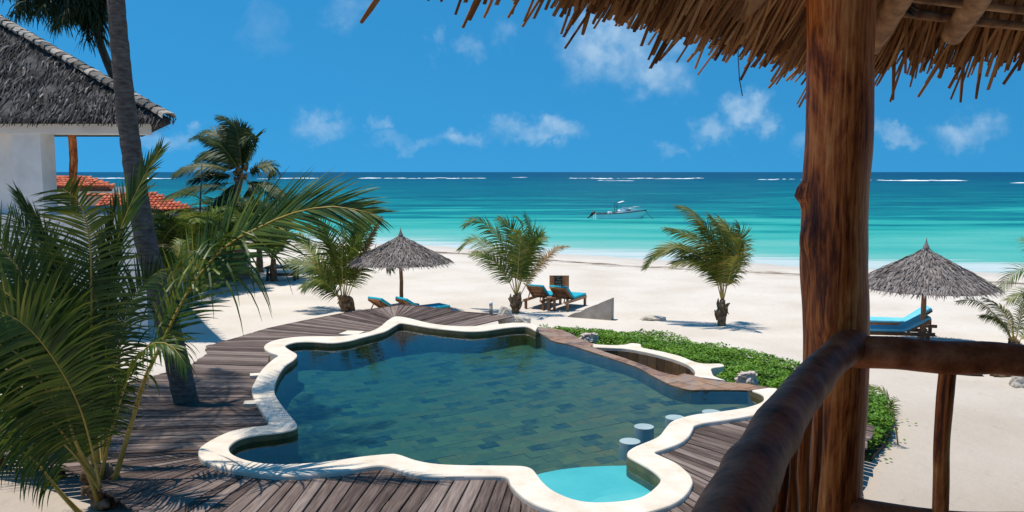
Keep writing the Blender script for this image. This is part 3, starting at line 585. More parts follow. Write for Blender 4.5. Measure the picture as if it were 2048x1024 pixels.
for (a0, a1), (b0, b1) in zip(rungs, rungs[1:]):
    pa, qa, pb, qb = G(*a0, ZD), G(*a1, ZD), G(*b0, ZD), G(*b1, ZD)
    d = ((qa - pa).normalized() + (qb - pb).normalized()).normalized(); s = V((-d.y, d.x, 0))
    wd = max(abs((pb - pa).dot(s)), abs((qb - qa).dot(s))); k = max(1, round(wd / .21))
    cuts = [0] + [(i + random.uniform(-.12, .12)) / k for i in range(1, k)] + [1]
    for t0, t1 in zip(cuts, cuts[1:]):
        plank(pa.lerp(pb, t0), qa.lerp(qb, t0), qa.lerp(qb, t1), pa.lerp(pb, t1)); nP += 1
print('planks', nP, 'tiles', len(cells), 'weir', )
for i0, i1, ins in [(0, 11, .3), (14, 22, .35), (22, 33, .4)]:
    for (a0, a1), (b0, b1) in zip(rungs[i0:i1], rungs[i0 + 1:i1 + 1]):
        p, q = G(*a1, ZD - .12), G(*b1, ZD - .12); p = p + (G(*a0, ZD - .12) - p).normalized() * ins; q = q + (G(*b0, ZD - .12) - q).normalized() * ins
        b = MB(); b.beam(p, q, .09, .15); b.build('joist', MT['dark_timber'], deck)
        for t in (.1,): 
            r = p.lerp(q, t); b = MB(); b.tube([(r.x, r.y, gz(r.x, r.y) - .3), (r.x, r.y, ZD - .19)], .07, 8); b.build('deck_post', MT['dark_timber'], deck)

# ------------------------------------------------------------------ palms
def frond(parent, pts, L=.8, n=60, wid=.035, face=None, wind=V((0, 0, 0)), droop=.16, leaf='palm_leaf', rr=.022, stem='rachis', vee=.25, start=.2, ang=(62, 28), shut=1., ratio=1., seg=4, ragged=.12):
    pts = resample(cr([V(p) for p in pts], 6), 22)
    fr = bpy.data.objects
    b = MB(); b.tube(pts, [rr * (1 - .85 * (i / 21) ** .8) for i in range(22)], 6); ra = b.build('frond', MT[stem], parent, True)
    b = MB()
    for i in range(n):
        t = start + (1 - start) * (i + .5) / n; f = t * 21; j = min(int(f), 20); p = pts[j].lerp(pts[j + 1], f - j)
        T = (pts[min(j + 2, 21)] - pts[max(j - 1, 0)]).normalized()
        up = V(face) if face is not None else V((0, 0, 1)) + V((-T.x, -T.y, 0)) * .4
        Nn = up - T * up.dot(T)
        if Nn.length < 1e-3: Nn = V((0, -1, 0))
        Nn.normalize(); S = T.cross(Nn)
        u = (t - start) / (1 - start)
        prof = (math.sin(math.pi * (.12 + .76 * u)) ** .7) * (1 - .35 * u ** 3)
        a = R(ang[0] + (ang[1] - ang[0]) * u)
        for s in (-1, 1):
            if random.random() < .03: continue
            aa = a * (1 + random.uniform(-ragged, ragged)); torn = 2.6 if random.random() < .06 else 1
            l = L * prof * random.uniform(.85, 1.12) * (ratio if s > 0 else 1)
            d = (S * s * math.sin(aa) * shut + T * math.cos(aa) + Nn * (vee + random.uniform(-.1, .1) + (1 - shut) * .3)).normalized()
            q = p.copy(); w0 = wid * (.6 + .4 * prof); lines = []
            for k in range(seg + 1):
                h = k / seg; wv = T - d * T.dot(d)
                if wv.length < .05: wv = Nn.cross(d)
                wv.normalize(); wv = (wv + Nn * .35 * s * 0).normalized()
                ww = w0 * (.55 + 1.2 * h if h < .3 else .92 * (1 - h) ** .75 + .05)
                lines.append((q - wv * ww * .5, q + wv * ww * .5))
                dd = (droop * (1 + 1.6 * h) + (.25 if torn > 1 and h > .2 else 0)) * random.uniform(.6, 1.4)
                d = (d + V((0, 0, -1)) * dd + wind * (.5 + h)).normalized(); q = q + d * l / seg
            vv = [x for ln in lines for x in ln]
            b.add(vv, [(2 * k, 2 * k + 1, 2 * k + 3, 2 * k + 2) for k in range(seg)])
    lf = b.build('leaflets', MT[leaf], ra); tag(lf, kind='stuff')
    return ra
def trunk_tube(parent, pts, r0, r1, mat='trunk', n=14, rings=40, name='trunk', amp=.05):
    pp = resample(cr(pts, 8), rings); rad = []
    for i in range(rings):
        t = i / (rings - 1); rad.append((r0 + (r1 - r0) * t) * (1 + amp * math.sin(i * 2.1) + random.uniform(-amp, amp) * .5))
    b = MB(); b.tube(pp, rad, n, jit=.02); return b.build(name, MT[mat], parent, True)
def husk(parent, c, r, h, k=14):
    """dead leaf sheaths round the stem"""
    for i in range(k):
        a = 2 * math.pi * i / k + random.uniform(-.2, .2); d = V((math.cos(a), math.sin(a), 0)); z = random.uniform(.05, .75) * h
        p0 = V(c) + d * r * .7 + V((0, 0, z)); p1 = p0 + d * r * random.uniform(.25, .6) + V((0, 0, random.uniform(.1, .25) * h)); p2 = p1 + d * r * random.uniform(.0, .4) + V((random.uniform(-.05, .05), 0, random.uniform(-.25, .25) * h))
        b = MB(); b.tube([p0, p1, p2], [r * .5, r * .36, r * .08], 6); b.build('dead_sheath', MT['husk'], parent, True)

random.seed(31)
# the young palm in the near left corner
B0 = G(208, 1012, 0.02); dN = B0.y
np_ = thing('coconut_palm', B0, 'big young coconut palm in the near left corner, fronds arching over the deck', 'palm tree', 'coconut palms')
trunk_tube(np_, [B0 + V((0, 0, -.2)), B0 + V((0, 0, .3)), B0 + V((-.02, 0, .62))], .2, .12, 'husk', rings=10)
husk(np_, B0, .2, .6)
def P(l): return [D(x, y, d) for x, y, d in l]
k = dN
NF = [
 (P([(203, 985, k), (190, 850, k), (184, 700, k), (183, 560, k), (178, 470, k - .05), (158, 403, k - .2), (126, 378, k - .4)]), dict(L=1.02, n=96, face=(0, -1, .3), ratio=.9, vee=.12, droop=.05, rr=.04, ang=(88, 50))),
 (P([(207, 985, k + .2), (213, 760, k + .3), (216, 620, k + .4), (236, 480, k + .5), (268, 395, k + .6), (296, 340, k + .6), (322, 298, k + .6)]), dict(L=.68, n=78, face=(-.3, -1, .2), ang=(40, 18), vee=.1, droop=.03, rr=.038)),
 (P([(222, 985, k - .1), (262, 850, k - .1), (292, 752, k - .05), (325, 685, k), (372, 590, k + .1), (415, 530, k + .15), (457, 488, k + .2), (524, 452, k + .2), (590, 425, k + .1), (669, 413, k), (748, 428, k - .1)]), dict(L=1.02, n=100, face=(-.35, -1, .5), ang=(50, 20), vee=.02, droop=.035, rr=.042, start=.36)),
 (P([(196, 1000, k - .2), (160, 902, k - .5), (135, 848, k - .7), (89, 774, k - 1.0), (46, 717, k - 1.2), (0, 690, k - 1.4), (-70, 690, k - 1.6)]), dict(L=.85, n=80, face=(.2, -.8, .7), vee=.0, droop=.08, rr=.045, start=.22)),
 (P([(165, 1032, k - .2), (120, 985, k - .4), (70, 925, k - .6), (20, 893, k - .8), (-60, 870, k - 1.)]), dict(L=.6, n=40, face=(0, -.4, 1), droop=.28, rr=.04, start=.3)),
 (P([(196, 960, k), (150, 800, k - .1), (110, 680, k - .2), (60, 575, k - .3), (0, 490, k - .4), (-60, 450, k - .5)]), dict(L=.9, n=80, face=(.5, -1, .3), vee=.15, droop=.02, rr=.04, ang=(70, 40))),
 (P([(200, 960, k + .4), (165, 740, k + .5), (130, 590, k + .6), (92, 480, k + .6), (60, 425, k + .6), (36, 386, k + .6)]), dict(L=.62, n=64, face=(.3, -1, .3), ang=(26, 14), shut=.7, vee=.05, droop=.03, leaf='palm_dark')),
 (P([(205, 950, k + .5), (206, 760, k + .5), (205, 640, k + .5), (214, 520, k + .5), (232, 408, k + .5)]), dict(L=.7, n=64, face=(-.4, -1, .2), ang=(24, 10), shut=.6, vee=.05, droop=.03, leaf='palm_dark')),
 (P([(200, 960, k - .2), (232, 830, k - .4), (262, 740, k - .6), (300, 690, k - .8), (340, 690, k - .9), (372, 730, k - 1.)]), dict(L=.62, n=56, face=(-.3, -.3, 1), droop=.22, rr=.03, start=.3)),
 (P([(196, 960, k - .4), (120, 860, k - .8), (60, 800, k - 1.1), (0, 770, k - 1.4), (-60, 770, k - 1.6)]), dict(L=.8, n=60, face=(.1, -.7, .8), droop=.1, vee=.2, rr=.034, start=.3)),
 (P([(198, 960, k - .3), (150, 880, k - .7), (100, 700, k - .9), (30, 600, k - 1.2), (-40, 560, k - 1.3)]), dict(L=.8, n=70, face=(.5, -.7, .4), droop=.06, vee=.1, rr=.034, start=.3)),
 (P([(205, 970, k + .3), (190, 840, k + .9), (150, 640, k + 1.3), (90, 500, k + 1.7), (20, 430, k + 1.9)]), dict(L=.75, n=60, face=(.4, -.7, .6), droop=.06, rr=.03, start=.3, leaf='palm_dark')),
]
NF += [
 (P([(200, 970, k + .7), (150, 820, k + 1.), (80, 700, k + 1.2), (0, 640, k + 1.4), (-70, 640, k + 1.5)]), dict(L=.95, n=70, face=(.3, -1, .4), ang=(75, 40), droop=.08, leaf='palm_dark', start=.2)),
 (P([(202, 970, k + .6), (170, 780, k + .9), (120, 620, k + 1.2), (40, 520, k + 1.3), (-40, 500, k + 1.4)]), dict(L=.95, n=70, face=(.3, -1, .3), ang=(70, 40), droop=.06, leaf='palm_dark', start=.2)),
 (P([(206, 970, k + .6), (222, 800, k + .9), (240, 680, k + 1.), (270, 590, k + 1.1), (320, 540, k + 1.1)]), dict(L=.8, n=64, face=(-.3, -1, .3), ang=(70, 35), droop=.08, leaf='palm_dark', start=.25)),
 (P([(200, 980, k - .4), (140, 900, k - .7), (70, 850, k - .9), (-10, 830, k - 1.1), (-80, 840, k - 1.2)]), dict(L=.75, n=56, face=(0, -.8, .7), ang=(75, 40), droop=.14, start=.3)),
 (P([(200, 970, k - .5), (165, 830, k - .9), (115, 730, k - 1.2), (50, 650, k - 1.5), (-30, 610, k - 1.7)]), dict(L=.85, n=70, face=(.3, -1, .5), ang=(75, 45), droop=.08, start=.25)),
]
for pts, kw in NF:
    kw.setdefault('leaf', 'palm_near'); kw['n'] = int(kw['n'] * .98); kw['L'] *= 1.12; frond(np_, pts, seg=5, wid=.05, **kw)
# leaflets torn and hanging from the arching frond
random.seed(8)
b = MB()
arch = resample(cr(NF[2][0], 6), 60)
for i in range(17, 44):
    for s in range(3 if i in range(31, 40) else 1):
        p = arch[i] + V((0, -.02, 0)); l = random.uniform(.9, 1.4) if 31 <= i < 40 else random.uniform(.35, .7); d = V((random.uniform(-.35, .5), random.uniform(-.3, .2), .25)).normalized(); lines = []
        for kk in range(7):
            h = kk / 6; wv = V((.8, .2, .15)) if random.random() < 2 else 0; wv = (wv - d * wv.dot(d)).normalized(); ww = .034 * (1 - h ** 2) + .003
            lines += [p - wv * ww / 2, p + wv * ww / 2]; d = (d + V((0, 0, -.5))).normalized(); p = p + d * l / 6
        b.add(lines, [(2 * q, 2 * q + 1, 2 * q + 3, 2 * q + 2) for q in range(6)])
tag(b.build('hanging_leaflets', MT['palm_near'], np_), kind='stuff')

# the tall palm rising through the deck; its crown is above the frame
tp = G(372, 803, ZD); dT = tp.y
t_ = thing('coconut_palm', tp, 'tall leaning coconut palm with bare grey trunk rising through the deck', 'palm tree', 'coconut palms')
top = D(228, -60, dT + .1); crown = top + V((-.35, .1, 1.9))
trunk_tube(t_, [tp + V((.1, 0, -.5)), tp, D(352, 715, dT), D(322, 600, dT), D(289, 470, dT), D(260, 280, dT), D(243, 130, dT), D(232, 0, dT), top, crown], .225, .125, rings=90, n=16, amp=.025)
random.seed(14)
for i in range(17):
    a = 2 * math.pi * i / 17 + random.uniform(-.15, .15); el = random.choice([.9, .45, .1, -.25]); d = V((math.cos(a), math.sin(a), 0)); l = random.uniform(2.6, 3.3)
    p = [crown, crown + d * l * .35 + V((0, 0, l * .35 * el + .25)), crown + d * l * .72 + V((0, 0, l * .45 * el + .1)), crown + d * l + V((0, 0, l * (.35 * el) - .75))]
    frond(t_, p, L=.75, n=48, wid=.05, droop=.2, wind=V((-.04, 0, 0)), rr=.03, seg=3)

def palm(base, fronds, label, d, leaf='palm_leaf', L=.55, n=42, trunk=None, r=(.15, .1), wind=V((-.05, 0, 0)), wid=.04, sheaths=True, droop=.14, hk=.5, kws=None):
    t = thing('coconut_palm', base, label, 'palm tree', 'coconut palms')
    tr = trunk or [base + V((0, 0, -.15)), base + V((0, 0, .35)), D(fronds[0][0][0], fronds[0][0][1], d)]
    trunk_tube(t, tr, r[0], r[1], 'husk' if trunk is None else 'trunk', rings=16, n=10)
    if sheaths: husk(t, base, r[0], hk)
    for i, f in enumerate(fronds):
        kk = {}
        if kws and i in kws: kk = kws[i]
        off = (((i * .618 + .3) % 1) - .5) * 2.6; m = len(f)
        pts = [D(x, y, d + off * j / (m - 1)) for j, (x, y) in enumerate(f)]
        frond(t, pts, **{**dict(L=L, n=n, wid=wid, leaf=leaf, wind=wind, droop=droop, rr=.02, face=(random.uniform(-.3, .3), -.6, .8), seg=3, vee=.1), **kk})
    return t
random.seed(41)
bR = GS(1443, 651); dR = bR.y
palm(bR, [[(1445, 600), (1447, 573), (1437, 525), (1412, 460), (1383, 424), (1356, 412)], [(1443, 600), (1436, 545), (1405, 515), (1352, 494), (1316, 505), (1291, 538)], [(1443, 600), (1430, 515), (1385, 473), (1332, 457)],
          [(1445, 600), (1448, 509), (1441, 462), (1420, 430)], [(1447, 600), (1461, 525), (1465, 483), (1452, 455), (1438, 448)], [(1447, 600), (1467, 520), (1481, 477), (1474, 448)], [(1447, 600), (1462, 540), (1478, 500), (1484, 480)],
          [(1443, 600), (1425, 540), (1390, 505), (1345, 495), (1310, 515)], [(1444, 600), (1440, 530), (1420, 470), (1395, 440)], [(1444, 600), (1452, 500), (1452, 460), (1436, 435)], [(1443, 602), (1437, 560), (1415, 530), (1380, 518), (1345, 528)]],
     'wind-blown coconut palm on open sand, nearest the thick log post', dR, 'palm_wind', L=.78, n=64, wind=V((-.34, 0, -.03)), r=(.15, .1), hk=.8, wid=.05)
bM = GS(1031, 626); dM = bM.y
palm(bM, [[(1032, 590), (1029, 548), (1013, 502), (984, 461), (950, 438), (928, 452)], [(1031, 590), (1012, 515), (977, 490), (945, 478), (918, 500)], [(1032, 590), (1029, 493), (1019, 454), (998, 436)], [(1034, 590), (1055, 509), (1065, 477), (1058, 451), (1050, 430)],
          [(1036, 600), (1061, 554), (1090, 519), (1113, 497), (1136, 492)], [(1034, 590), (1068, 486), (1086, 464)], [(1032, 590), (1040, 490), (1044, 450), (1036, 436)], [(1031, 590), (1005, 540), (975, 512), (945, 505)], [(1033, 590), (1050, 510), (1072, 478), (1092, 476)]],
     'bushy coconut palm beside the pair of teal loungers and chalkboard', dM, 'palm_leaf', L=.75, n=60, r=(.16, .11), hk=.8, wind=V((-.14, 0, 0)), wid=.052, kws={4: dict(leaf='palm_dry', L=.4)})
bL = GS(690, 622); dL = bL.y
palm(bL, [[(686, 605), (675, 536), (659, 489), (640, 462)], [(684, 605), (650, 539), (622, 505), (598, 470)], [(684, 605), (641, 542), (603, 528), (572, 520)], [(688, 600), (694, 521), (719, 474), (752, 415)], [(692, 605), (719, 542), (744, 512), (766, 512), (782, 540)],
          [(690, 600), (716, 530), (737, 486), (764, 434)], [(688, 605), (684, 520), (690, 455), (700, 420)], [(686, 605), (665, 510), (640, 450), (620, 430)], [(686, 608), (655, 570), (630, 560), (606, 575)], [(690, 600), (705, 500), (730, 440), (742, 420)], [(688, 605), (700, 530), (712, 480), (715, 440)]],
     'twin-stemmed coconut palm at the deck edge beside the grey thatched parasol', dL, 'palm_leaf', L=.85, n=60, wind=V((-.03, 0, 0)), r=(.19, .12), hk=.6, wid=.06, kws={5: dict(leaf='palm_dry', L=.3), 0: dict(ang=(22, 10), L=.8)})
tw = bpy.data.objects['coconut_palm.004']; trunk_tube(tw, [bL + V((.24, .1, -.15)), bL + V((.2, .1, .4)), D(694, 596, dL)], .15, .09, 'husk', rings=14, n=10)
# tall coconut palm behind, heeling in the wind
random.seed(52)
bB = GS(430, 560); dB = bB.y; cB = D(482, 352, dB)
palm(bB, [[(484, 350), (475, 267), (458, 243), (437, 233)], [(482, 350), (470, 314), (451, 286), (423, 264), (381, 278)], [(482, 350), (475, 323), (451, 309), (418, 306), (391, 322)], [(482, 352), (460, 342), (425, 332), (379, 335), (348, 351)], [(482, 355), (470, 365), (432, 370), (379, 379), (332, 394)], [(482, 355), (466, 375), (448, 395), (424, 416)],
          [(484, 350), (493, 323), (505, 297), (512, 272), (500, 270), (486, 284)], [(484, 352), (500, 345), (520, 334), (543, 330), (546, 350)], [(484, 355), (507, 367), (531, 372), (570, 392)], [(484, 355), (498, 366), (506, 385), (509, 402)], [(482, 350), (484, 290), (480, 258), (470, 246)], [(482, 350), (465, 320), (440, 290), (405, 275)], [(482, 350), (480, 300), (465, 268), (445, 252)],
          [(482, 352), (455, 352), (415, 350), (380, 362)], [(482, 352), (460, 330), (430, 318), (400, 312)], [(482, 352), (478, 310), (488, 270), (496, 260)]],
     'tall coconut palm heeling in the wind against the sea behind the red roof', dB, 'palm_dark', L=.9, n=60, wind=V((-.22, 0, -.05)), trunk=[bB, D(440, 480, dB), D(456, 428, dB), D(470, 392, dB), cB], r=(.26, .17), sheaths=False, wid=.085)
for i, (x, y, d2, s) in enumerate([(482, 352, 0, 0)]):
    husk(bpy.data.objects['coconut_palm.005'] if 'coconut_palm.005' in bpy.data.objects else np_, cB + V((0, 0, -.3)), .25, .9, 12)
# undergrowth palms left of the beach
def bush_palm(px, py, size, nf, label, leaf, seed, d=None):
    random.seed(seed); p = GS(px, py); t = thing('coconut_palm', p, label, 'palm tree', 'coconut palms')
    trunk_tube(t, [p + V((0, 0, -.15)), p + V((0, 0, .3 * size)), p + V((0, 0, .55 * size))], .2, .12, 'husk', rings=10, n=9)
    o = p + V((0, 0, .5 * size))
    for i in range(nf):
        a = 2 * math.pi * i / nf + random.uniform(-.3, .3); el = random.uniform(.5, 1.5); dd = V((math.cos(a) - .12, math.sin(a), 0)); l = size * random.uniform(.85, 1.2)
        h = V((0, 0, 1))
        pts = [o, o + dd * l * .28 * math.cos(el * .6) + h * l * .45 * math.sin(el), o + dd * l * .62 * math.cos(el * .5) + h * l * .78 * math.sin(el), o + dd * l * 1.0 * math.cos(el * .45) + h * l * .72 * math.sin(el)]
        frond(t, pts, L=.36 * size, n=56, wid=.065, leaf=leaf, wind=V((-.06, 0, 0)), droop=.14, rr=.022, seg=3)
bush_palm(383, 585, 2.6, 15, 'bright green young palm in front of the white garden wall', 'palm_leaf', 3)
bush_palm(428, 578, 2.3, 13, 'fresh green young palm in the middle of the garden palms', 'palm_leaf', 12)
bush_palm(350, 606, 1.7, 11, 'small young palm on sand just right of the tall bare trunk', 'palm_leaf', 13)
bush_palm(470, 562, 2.9, 15, 'leafy young palm growing just right of the white garden wall', 'palm_leaf', 4)
bush_palm(520, 545, 3.0, 15, 'dark green young palm at the seaward end of the garden palms', 'palm_dark', 5)
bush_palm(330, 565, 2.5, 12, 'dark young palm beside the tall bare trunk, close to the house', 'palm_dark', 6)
bush_palm(548, 562, 1.9, 13, 'yellowing young palm next to the dark wooden beach table', 'palm_wind', 9)
# palms at the right edge
random.seed(61)
bE = GS(2028, 702)
palm(bE, [[(2026, 690), (2012, 660), (1985, 625), (1950, 602), (1914, 604)], [(2028, 690), (2020, 650), (2000, 615), (1968, 596)], [(2030, 690), (2040, 640), (2050, 600), (2070, 580)], [(2028, 690), (2024, 640), (2018, 620)], [(2032, 690), (2060, 660), (2090, 650)], [(2028, 690), (2010, 650), (1990, 635), (1960, 632)]],
     'low wind-bent young palm right of the right-hand parasol', bE.y, 'palm_wind', L=.42, n=40, wind=V((-.12, 0, -.04)), r=(.12, .08), hk=.4)
bE2 = GS(2125, 690)
palm(bE2, [[(2120, 660), (2095, 580), (2060, 540), (2028, 545), (2000, 580)], [(2122, 660), (2100, 560), (2075, 500), (2045, 478)], [(2120, 660), (2085, 600), (2050, 585), (2015, 600)], [(2122, 660), (2120, 560), (2130, 500)], [(2124, 660), (2160, 580), (2200, 560)]],
     'palm at the right frame edge, only its green frond tips showing', bE2.y, 'palm_leaf', L=.7, n=40, r=(.16, .1))
sd = GS(1796, 889)
t_ = thing('palm_seedling', sd, 'thin drooping palm seedling on the sand behind the log post', 'seedling')
pts = [sd, D(1790, 840, sd.y), D(1778, 800, sd.y), D(1760, 778, sd.y + .1), D(1735, 772, sd.y + .2)]
frond(t_, pts, L=.34, n=26, wid=.028, droop=.22, rr=.016, start=.42, seg=3)
frond(t_, [sd, D(1790, 845, sd.y), D(1784, 815, sd.y - .1), D(1790, 795, sd.y - .2)], L=.2, n=14, wid=.025, droop=.3, rr=.01, start=.5, seg=3)

# ------------------------------------------------------------------ creeper bed
HP = [(1078, 648), (1120, 649), (1165, 651), (1260, 656), (1350, 668), (1430, 683), (1520, 702), (1600, 722), (1700, 752), (1765, 778), (1790, 815), (1780, 850), (1745, 885), (1700, 880), (1640, 830), (1600, 800), (1560, 778), (1536, 773), (1497, 766), (1455, 759), (1432, 748), (1450, 733), (1435, 725), (1400, 722), (1361, 710), (1320, 700), (1288, 694), (1270, 685), (1224, 688), (1185, 684), (1165, 676), (1145, 665), (1110, 655)]
HPG = [(p.x, p.y) for p in (G(x, y, .3) for x, y in HP)]
def creeper():
    random.seed(71); b = MB(); xs = [p[0] for p in HPG]; ys = [p[1] for p in HPG]; k = 0
    while k < 30000:
        p = (random.uniform(min(xs), max(xs)), random.uniform(min(ys), max(ys)))
        if not inside(p, HPG): 
            continue
        k += 1
        h = .26 + .16 * mn.noise(V((p[0] * 1.1, p[1] * 1.1, 1))) + .07 * mn.noise(V((p[0] * 4, p[1] * 4, 1)))
        z = h * random.random() ** .35 + .02
        a = random.uniform(0, 6.3); tl = random.uniform(-.3, .75); s = random.uniform(.045, .085)
        d = V((math.cos(a) * math.cos(tl), math.sin(a) * math.cos(tl), math.sin(tl))); sd_ = d.cross(V((0, 0, 1))).normalized() * s * .42; up = sd_.cross(d).normalized() * s * .1
        c = V((p[0], p[1], z))
        b.add([c, c + d * s * .5 + sd_ + up, c + d * s + up * .5, c + d * s * .5 - sd_ + up, c + d * s * .55], [(0, 1, 4), (1, 2, 4), (2, 3, 4), (3, 0, 4)])
    for k in range(700):                       # runners past the edge
        e = random.randrange(len(HPG)); q = V(HPG[e]).lerp(V(HPG[e - 1]), random.random()) + V((random.gauss(0, .12), random.gauss(0, .12)))
        if inside(q, COPING) or inside(q, WP) or inside(q, POOL): continue
        a = random.uniform(0, 6.3); s = .07; d = V((math.cos(a), math.sin(a), .3)); c = V((q.x, q.y, max(gz(q.x, q.y) + .03, .05 if q.y > 19 else .03))); sd_ = V((-d.y, d.x, 0)) * s * .4
        b.add([c, c + d * s * .5 + sd_, c + d * s, c + d * s * .5 - sd_], [(0, 1, 2, 3)])
    tag(b.build('ground_creeper', MT['creeper']), 'dense bright green beach creeper bed along the catch basin', 'creeper', kind='stuff')
    b = MB(); b.prism(HPG if area(HPG) > 0 else HPG[::-1], -.6, .06); tag(b.build('planting_bed', MT['dark_timber']), 'dark soil of the planting bed under the creeper', kind='structure')
creeper()

# ------------------------------------------------------------------ thatched parasols
def blade(b, p, d, up, l, w, bend=.25, seg=2):
    sd_ = d.cross(up).normalized(); q = V(p); ln = []
    for k in range(seg + 1):
        h = k / seg; ww = w * (1 - .75 * h); ln += [q - sd_ * ww / 2, q + sd_ * ww / 2]; d = (d + V((0, 0, -1)) * bend * random.uniform(.3, 1.2)).normalized(); q = q + d * l / seg
    b.add(ln, [(2 * k, 2 * k + 1, 2 * k + 3, 2 * k + 2) for k in range(seg)])
def parasol(base, apex_z, eave_z, rad, label, seed, lean=0):
    random.seed(seed); t = thing('thatched_parasol', base, label, 'parasol', 'thatched beach parasols'); hgt = apex_z - eave_z
    b = MB(); pz = [base.z - .3 + (apex_z - .25 - base.z + .3) * i / 8 for i in range(9)]
    b.tube([(base.x + random.uniform(-.012, .012), base.y, z) for z in pz], [.075 - .001 * i + random.uniform(-.004, .004) for i in range(9)], 10); b.build('pole', MT['teak'], t, True)
    prof = lambda u: apex_z - hgt * (u ** .86) * (1 - .06 * math.sin(math.pi * u)) - (.10 * max(0, .25 - u))
    b = MB(); n = 28; rg = [0.02, .15, .3, .45, .6, .75, .88, .97]
    vs_ = []; fs = []
    for u in rg: vs_ += [(base.x + rad * u * math.cos(2 * math.pi * j / n), base.y + rad * u * math.sin(2 * math.pi * j / n), prof(u) - .05) for j in range(n)]
    for i in range(len(rg) - 1):
        for j in range(n): fs.append((i * n + j, i * n + (j + 1) % n, (i + 1) * n + (j + 1) % n, (i + 1) * n + j))
    b.add(vs_, fs); b.build('canopy', MT['thatch_grey'], t, True)
    for j in range(8):
        a = 2 * math.pi * j / 8; b = MB(); b.beam((base.x, base.y, prof(0) - .15), (base.x + rad * .95 * math.cos(a), base.y + rad * .95 * math.sin(a), prof(.95) - .1), .04, .05); b.build('rib', MT['dark_timber'], t)
    b = MB()
    for i in range(30):
        u = .03 + .95 * (i / 29); m = int(14 + 165 * u)
        for j in range(m):
            a = 2 * math.pi * (j + random.random()) / m; uu = u + random.uniform(-.02, .02)
            s = (prof(uu + .03) - prof(uu)) / .03 / rad; d = V((math.cos(a), math.sin(a), s)).normalized(); tang = V((-math.sin(a), math.cos(a), 0))
            d = (d + tang * random.gauss(0, .28)).normalized(); nrm = V((-s * math.cos(a), -s * math.sin(a), 1)).normalized()
            p = V((base.x + rad * uu * math.cos(a), base.y + rad * uu * math.sin(a), prof(uu) + random.uniform(-.02, .035)))
            blade(b, p, (d + nrm * random.uniform(-.02, .2)).normalized(), nrm + tang * random.gauss(0, .4), random.uniform(.16, .34) * (1 if u < .9 else .8), random.uniform(.025, .055), .22)
    tag(b.build('thatch', MT['thatch_grey'], t), kind='stuff')
    b = MB(); b.lathe((base.x, base.y, apex_z - .06), [(.11, -.1), (.09, .03), (.045, .12), (.02, .2), (.008, .3)], 10); b.build('finial', MT['thatch_grey'], t, True)
pl = D(803, 600, 31.0); pl.z = gz(pl.x, pl.y)
zA = D(803, 468, 31).z; zE = D(803, 524, 31).z
parasol(pl, zA, zE, 1.83, 'grey thatched parasol behind the far corner of the deck', 81)
pr = GS(1843, 690); zA = D(1848, 492, pr.y).z; zE = D(1848, 573, pr.y).z
parasol(pr, zA, zE, 1.93, 'grey thatched parasol right of the log post', 82)

